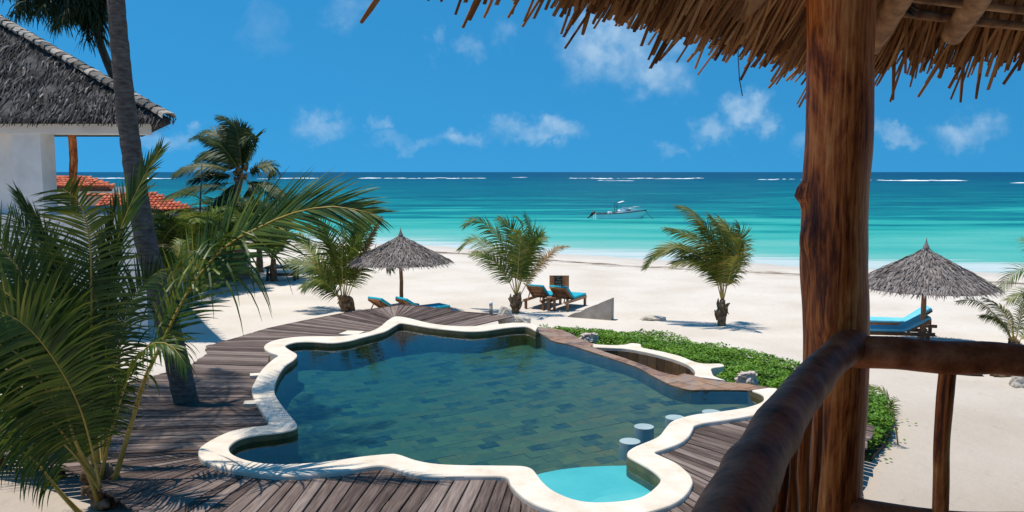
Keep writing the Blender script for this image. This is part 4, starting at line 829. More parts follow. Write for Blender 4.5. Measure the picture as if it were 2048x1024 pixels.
# ------------------------------------------------------------------ loungers
def lounger(pos, ang, raise_, label, group, cush='cushion_teal', w=.74, l=1.98):
    c, s = math.cos(ang), math.sin(ang); M = Matrix(((c, -s, 0, pos.x), (s, c, 0, pos.y), (0, 0, 1, pos.z), (0, 0, 0, 1)))
    t = bpy.data.objects.new('sun_lounger', None); t.matrix_basis = M; link(t); tag(t, label, 'sun lounger', group)
    def part(name, mat, f, smooth=False):
        b = MB(); f(b); b.v = [tuple(M @ V(v)) for v in b.v]; return b.build(name, MT[mat], t, smooth)
    hz = .34; hx = -l / 2; hing = hx + .74                       # +x = foot
    for y in (-1, 1): part('side_rail', 'teak', lambda b: b.beam((hx, y * (w / 2 - .03), hz), (l / 2, y * (w / 2 - .03), hz), .05, .10))
    part('end_rail', 'teak', lambda b: b.beam((l / 2 - .02, -w / 2 + .06, hz), (l / 2 - .02, w / 2 - .06, hz), .05, .095))
    for x in (hx + .2, l / 2 - .12):
        for y in (-1, 1): part('leg', 'teak', lambda b: b.box((x, y * (w / 2 - .03), (hz - .05) / 2 - .03), (.10, .075, hz + .02)))
    for i in range(8):
        x = hing + .1 + i * (l / 2 - hing - .18) / 7; part('slat', 'teak', lambda b: b.box((x, 0, hz + .035), (.08, w - .12, .02)))
    cr_, sr = math.cos(raise_), math.sin(raise_)
    def bp(k, h=0): return (hing - k * cr_ - h * sr * -1 * -1, 0, hz + .04 + k * sr + h * cr_) if False else (hing - k * cr_ + h * sr * 1.0, 0, hz + .04 + k * sr + h * cr_)
    for y in (-1, 1): part('backrest_rail', 'teak', lambda b: b.beam((bp(0)[0], y * (w / 2 - .1), bp(0)[2]), (bp(.74)[0], y * (w / 2 - .1), bp(.74)[2]), .045, .05))
    for i in range(7):
        q = bp(.06 + i * .11, .03); m = Matrix.Rotation(raise_, 3, 'Y'); part('back_slat', 'teak', lambda b: b.box(q, (.085, w - .14, .018), m))
    for y in (-1, 1): part('prop', 'teak', lambda b: b.beam((bp(.5)[0], y * (w / 2 - .14), bp(.5)[2] - .02), (hx + .12, y * (w / 2 - .14), hz - .02), .03, .03))
    # mattress: one bent slab
    th = .09; prof = []
    a = [(bp(.76, .045)), (bp(.38, .045)), (bp(.05, .045)), (hing + .12, 0, hz + .05), (hing + .6, 0, hz + .05), (l / 2 + .01, 0, hz + .05)]
    nr = [V((sr, 0, cr_)), V((sr, 0, cr_)), V((sr * .7, 0, 1)).normalized(), V((sr * .2, 0, 1)).normalized(), V((0, 0, 1)), V((0, 0, 1))]
    b = MB(); k = len(a)
    for p, nn in zip(a, nr):
        p = V(p); b.v += [tuple(M @ q) for q in (p + V((0, -w / 2 + .02, 0)), p + V((0, w / 2 - .02, 0)), p + V((0, w / 2 - .02, 0)) + nn * th, p + V((0, -w / 2 + .02, 0)) + nn * th)]
    for i in range(k - 1):
        for j in range(4): b.f.append((4 * i + j, 4 * i + (j + 1) % 4, 4 * i + 4 + (j + 1) % 4, 4 * i + 4 + j))
    b.f += [(3, 2, 1, 0), (4 * k - 4, 4 * k - 3, 4 * k - 2, 4 * k - 1)]
    o = b.build('mattress', MT[cush], t, True); md = o.modifiers.new('soft', 'BEVEL'); md.width = .03; md.segments = 3; md.limit_method = 'ANGLE'; md.angle_limit = R(50)
def lo(px, py, d): p = D(px, py, d); p.z = gz(p.x, p.y); return p
lounger(lo(1086, 600, 32.6), R(64), R(38), 'teal cushioned lounger nearest the bushy palm, left of the pair by the chalkboard', 'teak sun loungers', w=.78)
lounger(lo(1134, 600, 32.2), R(62), R(38), 'teal cushioned lounger beside the sloping concrete wall, right of the pair by the chalkboard', 'teak sun loungers', w=.8)
lounger(lo(785, 610, 29.6), R(52), R(32), 'teal cushioned lounger left of the parasol pole behind the deck', 'teak sun loungers')
lounger(lo(843, 612, 29.4), R(40), R(32), 'teal cushioned lounger right of the parasol pole behind the deck', 'teak sun loungers')
lounger(GS(1790, 686), R(172), R(30), 'sky blue cushioned lounger nearest the log post, under right-hand parasol', 'teak sun loungers', 'cushion_sky', w=.72)
lounger(GS(1800, 668), R(168), R(36), 'sky blue cushioned lounger, farther one of the pair under the right-hand parasol', 'teak sun loungers', 'cushion_sky', w=.72)
# low block table between the pair by the chalkboard
p = lo(1103, 603, 31.6); t_ = thing('side_table', p, 'small thick legged teak table between the two teal loungers', 'table')
b = MB(); b.box(p + V((0, 0, .48)), (.34, .42, .05)); b.build('table_top', MT['teak'], t_)
for sx in (-1, 1):
    for sy in (-1, 1): b = MB(); b.box(p + V((sx * .11, sy * .15, .22)), (.09, .09, .46)); b.build('leg', MT['teak'], t_)
# chalkboard on two posts
p = lo(1118, 598, 36.5); t_ = thing('chalkboard_sign', p, 'chalkboard with wooden side panels and white handwriting behind the loungers', 'sign')
def sg(px, py): return D(px, py, 36.5)
a0, a1 = sg(1099, 551), sg(1138, 577); zc = (a0.z + a1.z) / 2; hh = a0.z - a1.z
b = MB(); b.box(((a0.x + a1.x) / 2, 36.52, zc), (a1.x - a0.x, .03, hh)); b.build('back_board', MT['teak'], t_)
b = MB(); b.box(((sg(1110, 0).x + sg(1127, 0).x) / 2, 36.49, zc), (sg(1127.5, 560).x - sg(1109.5, 560).x, .02, hh - .02)); b.build('writing_panel', MT['chalkboard'], t_)
for x in (1106.5, 1127.5):
    q = sg(x, 560); b = MB(); b.beam((q.x, 36.46, p.z - .3), (q.x, 36.46, zc + hh * .42), .075, .05); b.build('post', MT['teak'], t_)
random.seed(5); b = MB()
xl, xr = sg(1110.5, 560).x + .02, sg(1126.5, 560).x - .06
for row in range(5):
    z = zc + hh * (.38 - .19 * row); x = xl + random.uniform(0, .04); rx = xr - random.uniform(0, .1)
    while x < rx:
        if random.random() < .16: x += .03; continue
        pts = [(x + .006 * i, 36.476, z + random.uniform(-.018, .018)) for i in range(4)]; 
        for u, v_ in zip(pts, pts[1:]): b.beam(u, v_, .003, .012, V((0, 1, 0)))
        x += .022
tag(b.build('handwriting', MT['chalk'], t_), kind='stuff')

# ------------------------------------------------------------------ small things on the sand
a = GS(1135, 634); c_ = GS(1222, 641); up = D(1222, 597, c_.y).z; lo0 = gz(a.x, a.y)
b = MB(); nn = V((c_.x - a.x, c_.y - a.y, 0)).normalized(); nn = V((-nn.y, nn.x, 0)); th = nn * .3; K = 12; vs_ = []; random.seed(2)
for i in range(K + 1):
    t = i / K; p = a.lerp(c_, t); zt = lo0 + .02 + (up - lo0 - .02) * t + (random.uniform(-.025, .025) if 0 < i < K else 0)
    vs_ += [(p.x, p.y, -1.2), (p.x, p.y, zt), (p.x + th.x, p.y + th.y, zt), (p.x + th.x, p.y + th.y, -1.2)]
fs = [(4 * i + j, 4 * i + j + 1, 4 * i + 5 + j, 4 * i + 4 + j) for i in range(K) for j in range(3)] + [(0, 3, 2, 1), (4 * K, 4 * K + 1, 4 * K + 2, 4 * K + 3)]
b.add(vs_, fs); tag(b.build('sloping_wall', MT['concrete']), 'grey triangular concrete retaining wall rising out of the sand', 'wall')
def rock(name, p, size, label, cat, mat='coral_rock', seed=1, grp=None):
    me = bpy.data.meshes.new(name); bm = bmesh.new(); bmesh.ops.create_icosphere(bm, subdivisions=3, radius=1)
    for v in bm.verts:
        n_ = mn.fractal(v.co * 1.3 + V((seed * 3.1, 0, 0)), .9, 2., 3); v.co *= 1 + .38 * n_; v.co = V((v.co.x * size[0], v.co.y * size[1], v.co.z * size[2]))
    bm.to_mesh(me); bm.free(); me.materials.append(MT[mat])
    o = inst(name, me, Matrix.Translation(p)); return tag(o, label, cat, grp)
rock('coral_rock', G(1012, 637, .32), (.24, .2, .36), 'tall pitted coral rock at the end of the far deck boards', 'rock', seed=2)
rock('coral_rock', G(1043, 641, .22), (.3, .22, .16), 'low pinkish coral rock right of the tall rock by the deck end', 'rock', seed=3)
p = GS(1306, 640); rock('coral_rock', p + V((0, 0, .04)), (.42, .2, .13), 'long flat bleached rock lying on the sand left of the wind-blown palm', 'rock', seed=5)
p = GS(2040, 772); rock('coral_rock', p + V((0, 0, .12)), (.22, .2, .24), 'grey rock at the right frame edge below the rail', 'rock', seed=6)
p = GS(2000, 752); rock('coral_rock', p + V((0, 0, .03)), (.24, .16, .11), 'brown rock on sand just under the right-hand rail', 'rock', 'slate_slab', seed=8)
def shell(p, size, ang, seed, label):
    me = bpy.data.meshes.new('sea_shell'); bm = bmesh.new(); bmesh.ops.create_icosphere(bm, subdivisions=4, radius=1); m = Matrix.Rotation(ang, 3, 'Z')
    for v in bm.verts:
        c = v.co.copy(); r = 1 + .35 * mn.noise(c * 1.2 + V((seed, 0, 0))) + .3 * max(0, mn.noise(c * 3.4 + V((0, seed, 0)))) ** .8 + .05 * math.sin(c.x * 22)
        r *= 1 - .5 * sm(-.2, 1, c.x) * (1 - abs(c.z)) ; hol = sm(.35, .9, -c.y) * .45; c = c * r; c.y += hol
        v.co = m @ V((c.x * size[0], c.y * size[1], c.z * size[2]))
    bm.to_mesh(me); bm.free(); me.materials.append(MT['shell']); tag(inst('sea_shell', me, Matrix.Translation(p)), label, 'shell', 'sea shells on the creeper')
shell(G(1180, 676, .36), (.30, .2, .14), R(8), 2.3, 'pale sea shell near the far end of the weir')
shell(G(1497, 758, .36), (.26, .18, .15), R(-6), 5.1, 'large pale sea shell on the creeper nearest the log rail')
p = G(982, 630, .45); t_ = thing('bollard_light', p, 'short pale post standing on the far deck end', 'post')
b = MB(); b.tube([p, p + V((0, 0, .28))], .05, 12); b.build('stem', MT['concrete'], t_, True)
b = MB(); b.tube([p + V((0, 0, .28)), p + V((0, 0, .40))], .053, 12); b.build('lens', MT['plaster'], t_, True)
b = MB(); random.seed(3); A_, B_ = GS(1735, 732), GS(1965, 752); b.tube([A_.lerp(B_, i / 10) + V((0, random.uniform(-.03, .03), .10)) for i in range(11)], [.12 + random.uniform(-.015, .015) for i in range(11)], 10); tag(b.build('driftwood_log', MT['dark_timber'], smooth=True), 'dark log lying on the sand behind the right-hand rail', 'log')
# wooden table with cloths further up the beach
p = GS(565, 560); t_ = thing('beach_table', p, 'dark wooden trader table beneath the palms on the left beach', 'table')
b = MB(); b.box(p + V((0, 0, .62)), (1.5, .7, .08)); b.build('table_top', MT['dark_timber'], t_)
for sx in (-.65, .65):
    for sy in (-.28, .28): b = MB(); b.tube([p + V((sx, sy, -.1)), p + V((sx + .04, sy, .6))], .06, 7); b.build('leg', MT['dark_timber'], t_)
b = MB(); b.box(p + V((0, -.3, .3)), (1.3, .05, .14)); b.build('stretcher', MT['dark_timber'], t_)
for dx, m_, lb in [(-.35, 'white_cloth', 'white folded cloth on the dark beach table'), (.35, 'blue_cloth', 'dark blue folded cloth on the dark beach table')]:
    b = MB(); random.seed(int(dx * 100)); K = 8
    vs_ = [p + V((dx - .33 + .66 * i / K, -.3 + .6 * j / K, .665 + .05 * abs(mn.noise(V((i * .7, j * .7, dx)))) + .1 * math.sin(math.pi * i / K) * math.sin(math.pi * j / K))) for j in range(K + 1) for i in range(K + 1)]
    b.add(vs_, [(j * (K + 1) + i, j * (K + 1) + i + 1, (j + 1) * (K + 1) + i + 1, (j + 1) * (K + 1) + i) for j in range(K) for i in range(K)]); o = b.build('folded_cloth', MT[m_], smooth=True); tag(o, lb, 'cloth'); md = o.modifiers.new('thick', 'SOLIDIFY'); md.thickness = .03; md.offset = -1
p = GS(618, 556); t_ = thing('beach_table', p, 'pale trestle table draped with colourful cloths right of dark table', 'table')
b = MB(); b.box(p + V((0, 0, .7)), (1.6, .6, .05)); b.build('table_top', MT['pole_log'], t_)
for sx in (-.7, .7):
    for sy in (-.24, .24): b = MB(); b.tube([p + V((sx, sy, -.1)), p + V((sx, sy, .68))], .025, 6); b.build('leg', MT['pole_log'], t_)
for dx, m_, lb in [(-.5, 'cushion_teal', 'light blue cloth at the left end of the trestle table'), (.3, 'red_cloth', 'red cloth on the pale trestle table')]:
    b = MB(); K = 8
    vs_ = [p + V((dx - .25 + .5 * i / K, -.26 + .52 * j / K, .735 + .09 * math.sin(math.pi * i / K) * math.sin(math.pi * j / K) + .03 * abs(mn.noise(V((i * .9, j * .9, dx)))))) for j in range(K + 1) for i in range(K + 1)]
    b.add(vs_, [(j * (K + 1) + i, j * (K + 1) + i + 1, (j + 1) * (K + 1) + i + 1, (j + 1) * (K + 1) + i) for j in range(K) for i in range(K)]); o = b.build('folded_cloth', MT[m_], smooth=True); tag(o, lb, 'cloth'); md = o.modifiers.new('thick', 'SOLIDIFY'); md.thickness = .03; md.offset = -1

# ------------------------------------------------------------------ boat
def boat():
    p = G(1238, 437, SEA); t = thing('motor_boat', p, 'white open motor boat with navy rubbing strake moored in the lagoon', 'boat'); s = 6.25 / 2
    M = Matrix.Translation(p) @ Matrix.Rotation(R(4), 4, 'Z')
    def put(name, mat, f, smooth=False, par=t):
        b = MB(); f(b); b.v = [tuple(M @ V(v)) for v in b.v]; return b.build(name, MT[mat], par, smooth)
    secs = []
    K = 14
    for i in range(K + 1):
        u = i / K; x = -s + 2 * s * u; bw = 1.08 * (1 - max(0, (u - .45) / .55) ** 2.2); sh = .62 + .42 * u ** 2; kl = -.28 + .75 * max(0, (u - .8) / .2) ** 2; x2 = x + .42 * max(0, (u - .7) / .3)
        secs.append([(x2, 0, kl * 1. if u < 1 else sh - .1), (x, 1.03 * bw, -.12 + .5 * max(0, (u - .8) / .2) ** 2), (x2 if u > .9 else x, bw, sh), ])
    def hull(b):
        vs_ = []
        for q in secs: k_, c_2, g_ = q; vs_ += [(g_[0], -g_[1], g_[2]), (c_2[0], -c_2[1], c_2[2]), k_, c_2, g_]
        b.add(vs_, [(5 * i + j, 5 * i + j + 1, 5 * i + 6 + j, 5 * i + 5 + j) for i in range(K) for j in range(4)] + [(0, 4, 3, 2, 1)])
    put('hull', 'boat_white', hull)
    for sd_ in (-1, 1): put('rubbing_strake', 'boat_navy', lambda b: b.tube([(q[2][0], sd_ * (q[2][1] + .015), q[2][2] + .01) for q in secs], .06, 6), True)
    put('bottom_paint', 'boat_red', lambda b: b.tube([(s * .5, 0, -.2), (s * .75, 0, -.08), (s + .05, 0, .22)], [.1, .1, .04], 6))
    put('cockpit_sole', 'boat_white', lambda b: b.prism([(-s + .1, -.9), (s * .2, -.85), (s * .2, .85), (-s + .1, .9)], .2, .28))
    def cabin(b):
        ring = []
        for x, w, z in [(-.35, .9, .5), (-.05, .88, 1.05), (.75, .8, 1.38), (1.5, .66, 1.26), (2.5, .36, 1.14), (3.2, .06, 1.08)]:
            ring += [(x, -w, .5 + .13 * x), (x, -w * .85, z), (x, w * .85, z), (x, w, .5 + .13 * x)]
        b.add(ring, [(4 * i + j, 4 * i + j + 1, 4 * i + 5 + j, 4 * i + 4 + j) for i in range(5) for j in range(3)] + [(0, 3, 2, 1)])
    cb = put('cabin', 'boat_white', cabin)
    put('window', 'boat_red', lambda b: b.beam((.75, -.79, 1.12), (1.35, -.68, 1.08), .03, .13), par=cb)
    put('windshield', 'glass', lambda b: b.add([(-.35, -.7, .9), (.75, -.56, 1.24), (.75, .56, 1.24), (-.35, .7, .9), (-.3, -.7, .86), (-.3, .7, .86)], [(0, 1, 2, 3), (0, 4, 1), (3, 2, 5)]))
    for sd_ in (-1, 1):
        put('tower_post', 'boat_black', lambda b: b.tube([(-.45, sd_ * .75, .6), (-.42, sd_ * .7, 1.75), (-.3, sd_ * .66, 1.95), (.1, sd_ * .62, 2.0)], .035, 6), True)
        put('tower_brace', 'steel', lambda b: b.tube([(.35, sd_ * .6, 2.0), (.75, sd_ * .6, 1.22)], .02, 6), True)
        put('bow_rail', 'steel', lambda b: b.tube([(.9, sd_ * .8, 1.05), (1.2, sd_ * .78, 1.35), (2.3, sd_ * .42, 1.5), (2.9, sd_ * .1, 1.5)], .018, 5), True)
    put('sun_canopy', 'boat_white', lambda b: b.add([(-.1, -.66, 1.98), (.55, -.66, 2.18), (.55, .66, 2.18), (-.1, .66, 1.98), (-.1, -.66, 2.03), (.55, -.66, 2.23), (.55, .66, 2.23), (-.1, .66, 2.03)], [(3, 2, 1, 0), (4, 5, 6, 7), (0, 1, 5, 4), (1, 2, 6, 5), (2, 3, 7, 6), (3, 0, 4, 7)]))
    put('anchor_locker', 'boat_white', lambda b: b.box((2.35, 0, 1.5), (.5, .3, .08)))
    put('antenna', 'steel', lambda b: b.tube([(-.7, .3, .7), (-.75, .3, 2.75)], .012, 5))
    put('seat', 'boat_white', lambda b: b.box((-1.2, 0, .72), (.4, .9, .35)))
    mo = put('outboard_motor', 'boat_black', lambda b: b.tube([(-s - .05, 0, .95), (-s - .28, 0, .62), (-s - .55, 0, .34)], [.2, .2, .12], 8), True)
    put('propeller_leg', 'boat_black', lambda b: b.tube([(-s - .5, 0, .4), (-s - .8, 0, .18), (-s - .9, 0, .12)], [.09, .1, .12], 7), True, par=mo)
    q0 = M @ V((s + .35, 0, .95)); q1 = G(1307, 438, SEA)
    b = MB(); b.tube([q0, q0.lerp(q1, .5) + V((0, 0, -.12)), q1], .035, 5); tag(b.build('mooring_rope', MT['rope'], smooth=True), 'dark mooring rope running from the boat bow into water', 'rope')
boat()

# ------------------------------------------------------------------ house on the left
def house():
    d = 25.3; T = D(341, 238, d); zE = T.z
    t = thing('thatched_house', (-16, 28, 0), 'white plastered house with dark thatched hip roof on the left', 'house')
    hip = V((-1, .5, 0)); n_up = 9.2; rise = (D(0, 14, 29.2).z - zE) / 7.9
    def at(px, py, dd): return D(px, py, dd)
    x_col = D(85, 330, 25.8).x
    b = MB(); b.box((x_col - .42, 26.15, 4.75), (.84, .8, 2.75)); b.build('column', MT['plaster'], t)
    b = MB(); b.box((x_col - 3.5, 26.6, 4.75), (5.4, .5, 2.75)); b.build('wall', MT['plaster'], t)
    xb = D(270, 255, 25.7).x; zt, zb = zE + .2, D(200, 267, 25.7).z
    b = MB(); b.box(((xb - 24) / 2, 26.3, (zt + zb) / 2 - .0), (abs(xb + 24), 1.15, zt - zb)); b.build('ring_beam', MT['plaster'], t)
    xr = D(292, 560, 26).x
    b = MB(); b.prism([(-26, 26), (xr, 26), (xr - 3.9, 33), (-26, 33)], -.8, 3.4); b.build('ground_floor_wall', MT['plaster'], t)
    q = D(116, 330, 25.9); b = MB(); random.seed(4); b.tube([V((q.x + random.uniform(-.03, .03), 26.8, 3.3 + i * .3)) for i in range(10)], [.115 + random.uniform(-.012, .012) for i in range(10)], 10); b.build('timber_post', MT['log'], t, True)
    # roof planes
    up = T + hip * n_up + V((0, 0, rise * n_up)); xL = -34
    A_, B_, C_, E_ = V((T.x, T.y, zE)), up, V((xL, up.y, up.z)), V((xL, T.y, zE))
    BK = V((T.x - n_up * .52, T.y + n_up, zE)); nb = V((0, 0, -.14))
    vs_ = [A_, B_, C_, E_, BK, V((xL, T.y + n_up, zE))]
    b = MB(); b.add(vs_ + [v + nb for v in vs_], [(0, 1, 2, 3), (0, 4, 1), (4, 5, 2, 1), (9, 8, 7, 6), (6, 7, 10), (7, 8, 11, 10), (0, 3, 9, 6), (4, 0, 6, 10), (5, 4, 10, 11)]); rf = b.build('roof', MT['thatch_dark'], t)
    random.seed(91); b = MB(); sl = (V((0, up.y - T.y, up.z - zE))); sl_l = sl.length; su = sl.normalized(); nr = V((0, -su.z, su.y)); nr = V((0, -su.z, su.y))
    if nr.z < 0: nr = -nr
    rows = 46
    for i in range(rows):
        v = (i / rows) * 1.0; base = V((0, T.y, zE)) + su * sl_l * v; xr_ = T.x - n_up * v
        m = int((xr_ + 26) / .085)
        for j in range(m):
            x = -26 + (xr_ + 26) * (j + random.random()) / m
            lump = .10 * mn.noise(V((x * .9, v * 8, 2)))
            p = V((x, base.y, base.z)) + nr * (random.uniform(.0, .07) + lump) + su * random.uniform(-.06, .1)
            dd = (-su + V((random.gauss(0, .3), 0, 0)) + nr * random.uniform(-.05, .28)).normalized()
            blade(b, p, dd, nr + V((random.gauss(0, .4), 0, 0)), random.uniform(.18, .42), random.uniform(.03, .07), .12)
    for j in range(900):                       # ragged fringe along the eaves
        x = random.uniform(-26, T.x + .1); blade(b, V((x, T.y - .02 + random.uniform(0, .2), zE + random.uniform(-.06, .12))), V((random.gauss(0, .25), -.4, -.8)).normalized(), V((0, -1, .3)), random.uniform(.1, .24), random.uniform(.03, .06), .1)
    # side slope and ragged tip
    for i in range(40):
        v = i / 40; m = int(90 * (1 - v)) + 4
        for j in range(m):
            w_ = random.random(); p = A_.lerp(BK, w_); p = p.lerp(B_, v); dd = V((.7, .25, -.5)) + V((0, random.gauss(0, .25), 0)); blade(b, p + V((.02, 0, .05)), dd.normalized(), V((.4, 0, .8)), random.uniform(.2, .4), .05, .1)
    tag(b.build('thatch', MT['thatch_dark'], rf), kind='stuff')
    hv = (B_ - A_); hl = hv.length; hd = hv / hl; side = hd.cross(V((0, 0, 1))).normalized(); un = side.cross(hd)
    k = 40
    for i in range(k):
        c0, c1 = A_ + hd * (hl * (i - .15) / k + .12), A_ + hd * (hl * (i + .9) / k + .12); b = MB(); vs_ = []
        for c, r_ in ((c0, .17), (c1, .135)):
            for j in range(9):
                a = R(-20 + 220 * j / 8); vs_.append(c + side * r_ * math.cos(a) * random.uniform(1.05, 1.45) + un * (r_ * math.sin(a) * random.uniform(.5, .75) + .02) + hd * random.uniform(-.05, .05))
        b.add(vs_, [(j, j + 1, 10 + j, 9 + j) for j in range(8)]); o = b.build('ridge_cap', MT['ridge'], rf, False); md = o.modifiers.new('thick', 'SOLIDIFY'); md.thickness = .04
basic('ridge', [(.2, (.06, .052, .046)), (.42, (.2, .175, .15)), (.6, (.33, .29, .25)), (.75, (.46, .42, .36)), (.9, (.42, .22, .11))], 5, .9, .6, 10, stretch=(9, 9, 9), rand='object', bdist=.02)
house()
# garden walls
def wall_px(name, pts, d, th, mat, label):
    b = MB(); P_ = [D(x, y, d) for x, y in pts]; n = len(P_)
    b.add(P_ + [p + V((0, th, 0)) for p in P_], [tuple(range(n - 1, -1, -1)), tuple(range(n, 2 * n))] + [(i, (i + 1) % n, n + (i + 1) % n, n + i) for i in range(n)]); o = b.build(name, MT[mat]); return tag(o, label, 'wall')
wall_px('garden_wall', [(280, 428), (400, 428), (430, 436), (465, 455), (490, 490), (500, 580), (280, 580)], 41, .35, 'concrete', 'grey plastered garden wall with a curved top below the red roof')
wall_px('garden_wall', [(308, 441), (330, 437), (365, 437), (388, 441), (388, 585), (308, 585)], 40.4, .3, 'plaster', 'white garden wall panel behind the young palms')
wall_px('garden_wall', [(285, 545), (330, 535), (372, 540), (388, 552), (392, 585), (285, 590)], 35, .4, 'plaster', 'low rounded white kerb wall beneath the young palms')
# red tile roofs
def tile_roof(e0, e1, r0, r1, label, cols, rows, body):
    t = thing('tiled_roof', (e0 + e1) / 2, label, 'roof')
    b = MB(); nv = (e1 - e0).cross(r0 - e0).normalized(); nv = nv if nv.z > 0 else -nv
    b.add([e0, e1, r1, r0] + [p - nv * .12 for p in (e0, e1, r1, r0)], [(0, 1, 2, 3), (7, 6, 5, 4), (0, 4, 5, 1), (1, 5, 6, 2), (2, 6, 7, 3), (3, 7, 4, 0)]); b.build('roof_deck', MT['dark_timber'], t)
    wl = (e1 - e0).length / cols; dx = (e1 - e0).normalized(); ll = ((r0 - e0) - dx * (r0 - e0).dot(dx)).length / rows; b = MB(); vs_ = []
    for y, r_ in ((-ll * .1, wl * .5), (ll * 1.05, wl * .42)):
        for j in range(7): a = math.pi * j / 6; vs_.append((r_ * math.cos(a), y, r_ * .8 * math.sin(a) + (.03 if y < 0 else .0)))
    b.add(vs_, [(j, j + 1, 8 + j, 7 + j) for j in range(6)] + [tuple(range(6, -1, -1))]); me = b.mesh('roof_tile', MT['red_tile'], False)
    dx = (e1 - e0).normalized()
    for r_ in range(rows):
        for c in range(cols):
            u, v = (c + .5) / cols, r_ / rows; lo_ = e0.lerp(e1, u); p = lo_ + (r0 - e0) * v; 
            # stay inside the trapezoid
            le = e0.lerp(r0, v); re = e1.lerp(r1, v)
            if (p - le).dot(dx) < -wl * .6 or (re - p).dot(dx) < -wl * .1: 
                continue
            sl = (r0 - e0) - dx * (r0 - e0).dot(dx); sl.normalize(); p = lo_ + sl * (ll * r_)
            if (p - le).dot(dx) < -wl * .6 or (re - p).dot(dx) < -wl * .3: continue
            m = Matrix((dx, sl, dx.cross(sl))).transposed().to_4x4(); inst('roof_tile', me, Matrix.Translation(p + m.to_3x3().col[2] * random.uniform(.0, .025)) @ m @ Matrix.Rotation(random.uniform(-.02, .02), 4, 'Z'), t)
    b = MB(); b.tube([r1, e1], wl * .45, 8); b.build('hip_tile', MT['red_tile'], t, True); b = MB(); b.tube([r0, r1], wl * .45, 8); b.build('ridge_tile', MT['red_tile'], t, True)
    if body:
        a, c = e0 + V((.3, .5, 0)), e1 + V((-.4, .5, 0)); b = MB(); b.add([V((a.x, a.y, -.5)), V((c.x, c.y, -.5)), V((c.x, c.y, c.z - .02)), V((a.x, a.y, a.z - .02)), V((a.x, a.y + 3, -.5)), V((c.x, c.y + 3, -.5)), V((c.x, c.y + 3, c.z)), V((a.x, a.y + 3, a.z))], [(0, 1, 2, 3), (1, 5, 6, 2), (4, 0, 3, 7), (5, 4, 7, 6)]); b.build('wall', MT['plaster'], t)
        b = MB(); b.beam(e0 + V((0, .1, -.14)), e1 + V((-.1, .1, -.14)), .12, .2); b.build('eaves_beam', MT['dark_timber'], t)
tile_roof(D(180, 425, 42), D(379, 420, 42), D(170, 390, 43.8), D(298, 392, 43.8), 'bright orange red tiled roof right of the tall palm trunk', 22, 7, True)
tile_roof(D(20, 374, 46), D(225, 374, 46), D(20, 355, 48), D(165, 355, 48), 'faded red tiled roof seen past the timber terrace post', 22, 5, True)
b = MB(); q = D(400, 418, 39.5); q2 = D(404, 320, 39.5); b.tube([V((q.x, q.y, 0)), q, q2], [.045, .04, .02], 6); tag(b.build('mast', MT['boat_black'], smooth=True), 'thin dark mast standing behind the garden wall', 'mast')

# ------------------------------------------------------------------ casuarina behind the house
def casuarina():
    random.seed(101); d = 37; base = D(205, 160, d); t = thing('casuarina_tree', (base.x, d, -.3), 'dark feathery casuarina tree towering behind the thatched house', 'tree')
    tr = [D(310, 560, d), D(282, 420, d), D(262, 300, d), D(236, 180, d), D(205, 100, d), D(190, 40, d), D(182, -30, d), D(178, -160, d)]
    b = MB(); b.tube(resample(cr(tr, 6), 30), [.30 - .007 * i for i in range(30)], 9); b.build('trunk', MT['bark'], t, True)
    br = []
    for i in range(95):
        o = D(random.uniform(178, 215), random.uniform(-190, 60), d); px = random.triangular(-40, 240, 110); py = random.uniform(-150, 20 + max(0, px - 40) * .5)
        e = D(px, py, d + random.uniform(-2.6, 1.6)); mid = (o + e) / 2 + V((0, 0, .5)); br.append(resample(cr([o, mid, e], 5), 9))
    br.append(resample(cr([D(182, 40, d), D(110, -10, d), D(20, 30, d)], 5), 9))
    for q in br: b = MB(); b.tube(q, [.06 - .005 * i for i in range(9)], 5); b.build('branch', MT['bark'], t, True)
    b = MB()
    for q in br:
        for i in range(2, 9):
            for k in range(22):
                p = q[i].lerp(q[i - 1], random.random()); dd = V((random.gauss(0, .8), random.gauss(0, .8), random.uniform(-.4, .5))).normalized(); l = random.uniform(.35, .8); w = random.uniform(.025, .05); a = V((random.gauss(0, 1), random.gauss(0, 1), 0)).normalized() * w; pt = p; ln = []
                for h in range(5): ln += [pt - a * (1 - h / 5), pt + a * (1 - h / 5)]; dd = (dd + V((0, 0, -.62))).normalized(); pt = pt + dd * l / 4 * 1.2
                b.add(ln, [(2 * h, 2 * h + 1, 2 * h + 3, 2 * h + 2) for h in range(4)])
    tag(b.build('needles', MT['needle'], t), kind='stuff')
casuarina()

# ------------------------------------------------------------------ the balcony we look from
def lumpy(pts, rad, n, mat, parent, name, amp=.05, fr=3., bumps=(), seed=0, rings=60):
    pp = resample(cr(pts, 8), rings); rr = rad if isinstance(rad, (list, tuple)) else [rad, rad]
    b = MB(); rs = []
    for i in range(rings): u = i / (rings - 1) * (len(rr) - 1); j = min(int(u), len(rr) - 2); rs.append(rr[j] + (rr[j + 1] - rr[j]) * (u - j))
    b.tube(pp, rs, n)
    vs_ = []
    for k, v in enumerate(b.v):
        v = V(v); i = min(k // n, rings - 1); c = pp[i]; r = v - c; q = 1 + amp * mn.noise(v * fr + V((seed, 0, 0))) * 2 + amp * .4 * mn.noise(v * fr * 4 + V((seed, 0, 0)))
        for bp_, br_, bh in bumps:
            dd = (v - bp_).length / br_
            if dd < 1: q += bh * (1 - dd * dd) ** 2
        vs_.append(tuple(c + r * q))
    b.v = vs_; return b.build(name, MT[mat], parent, True)
bal = thing('balcony', (1.3, 3., 3.1), 'rustic log balcony post and rails framing the right side', 'balcony')
dp = 3.08
bmp = [(D(1606, 388, dp), .055, .30), (D(1612, 480, dp - .05), .09, .18), (D(1630, 70, dp - .08), .08, .12), (D(1640, 640, dp - .1), .12, .08)]
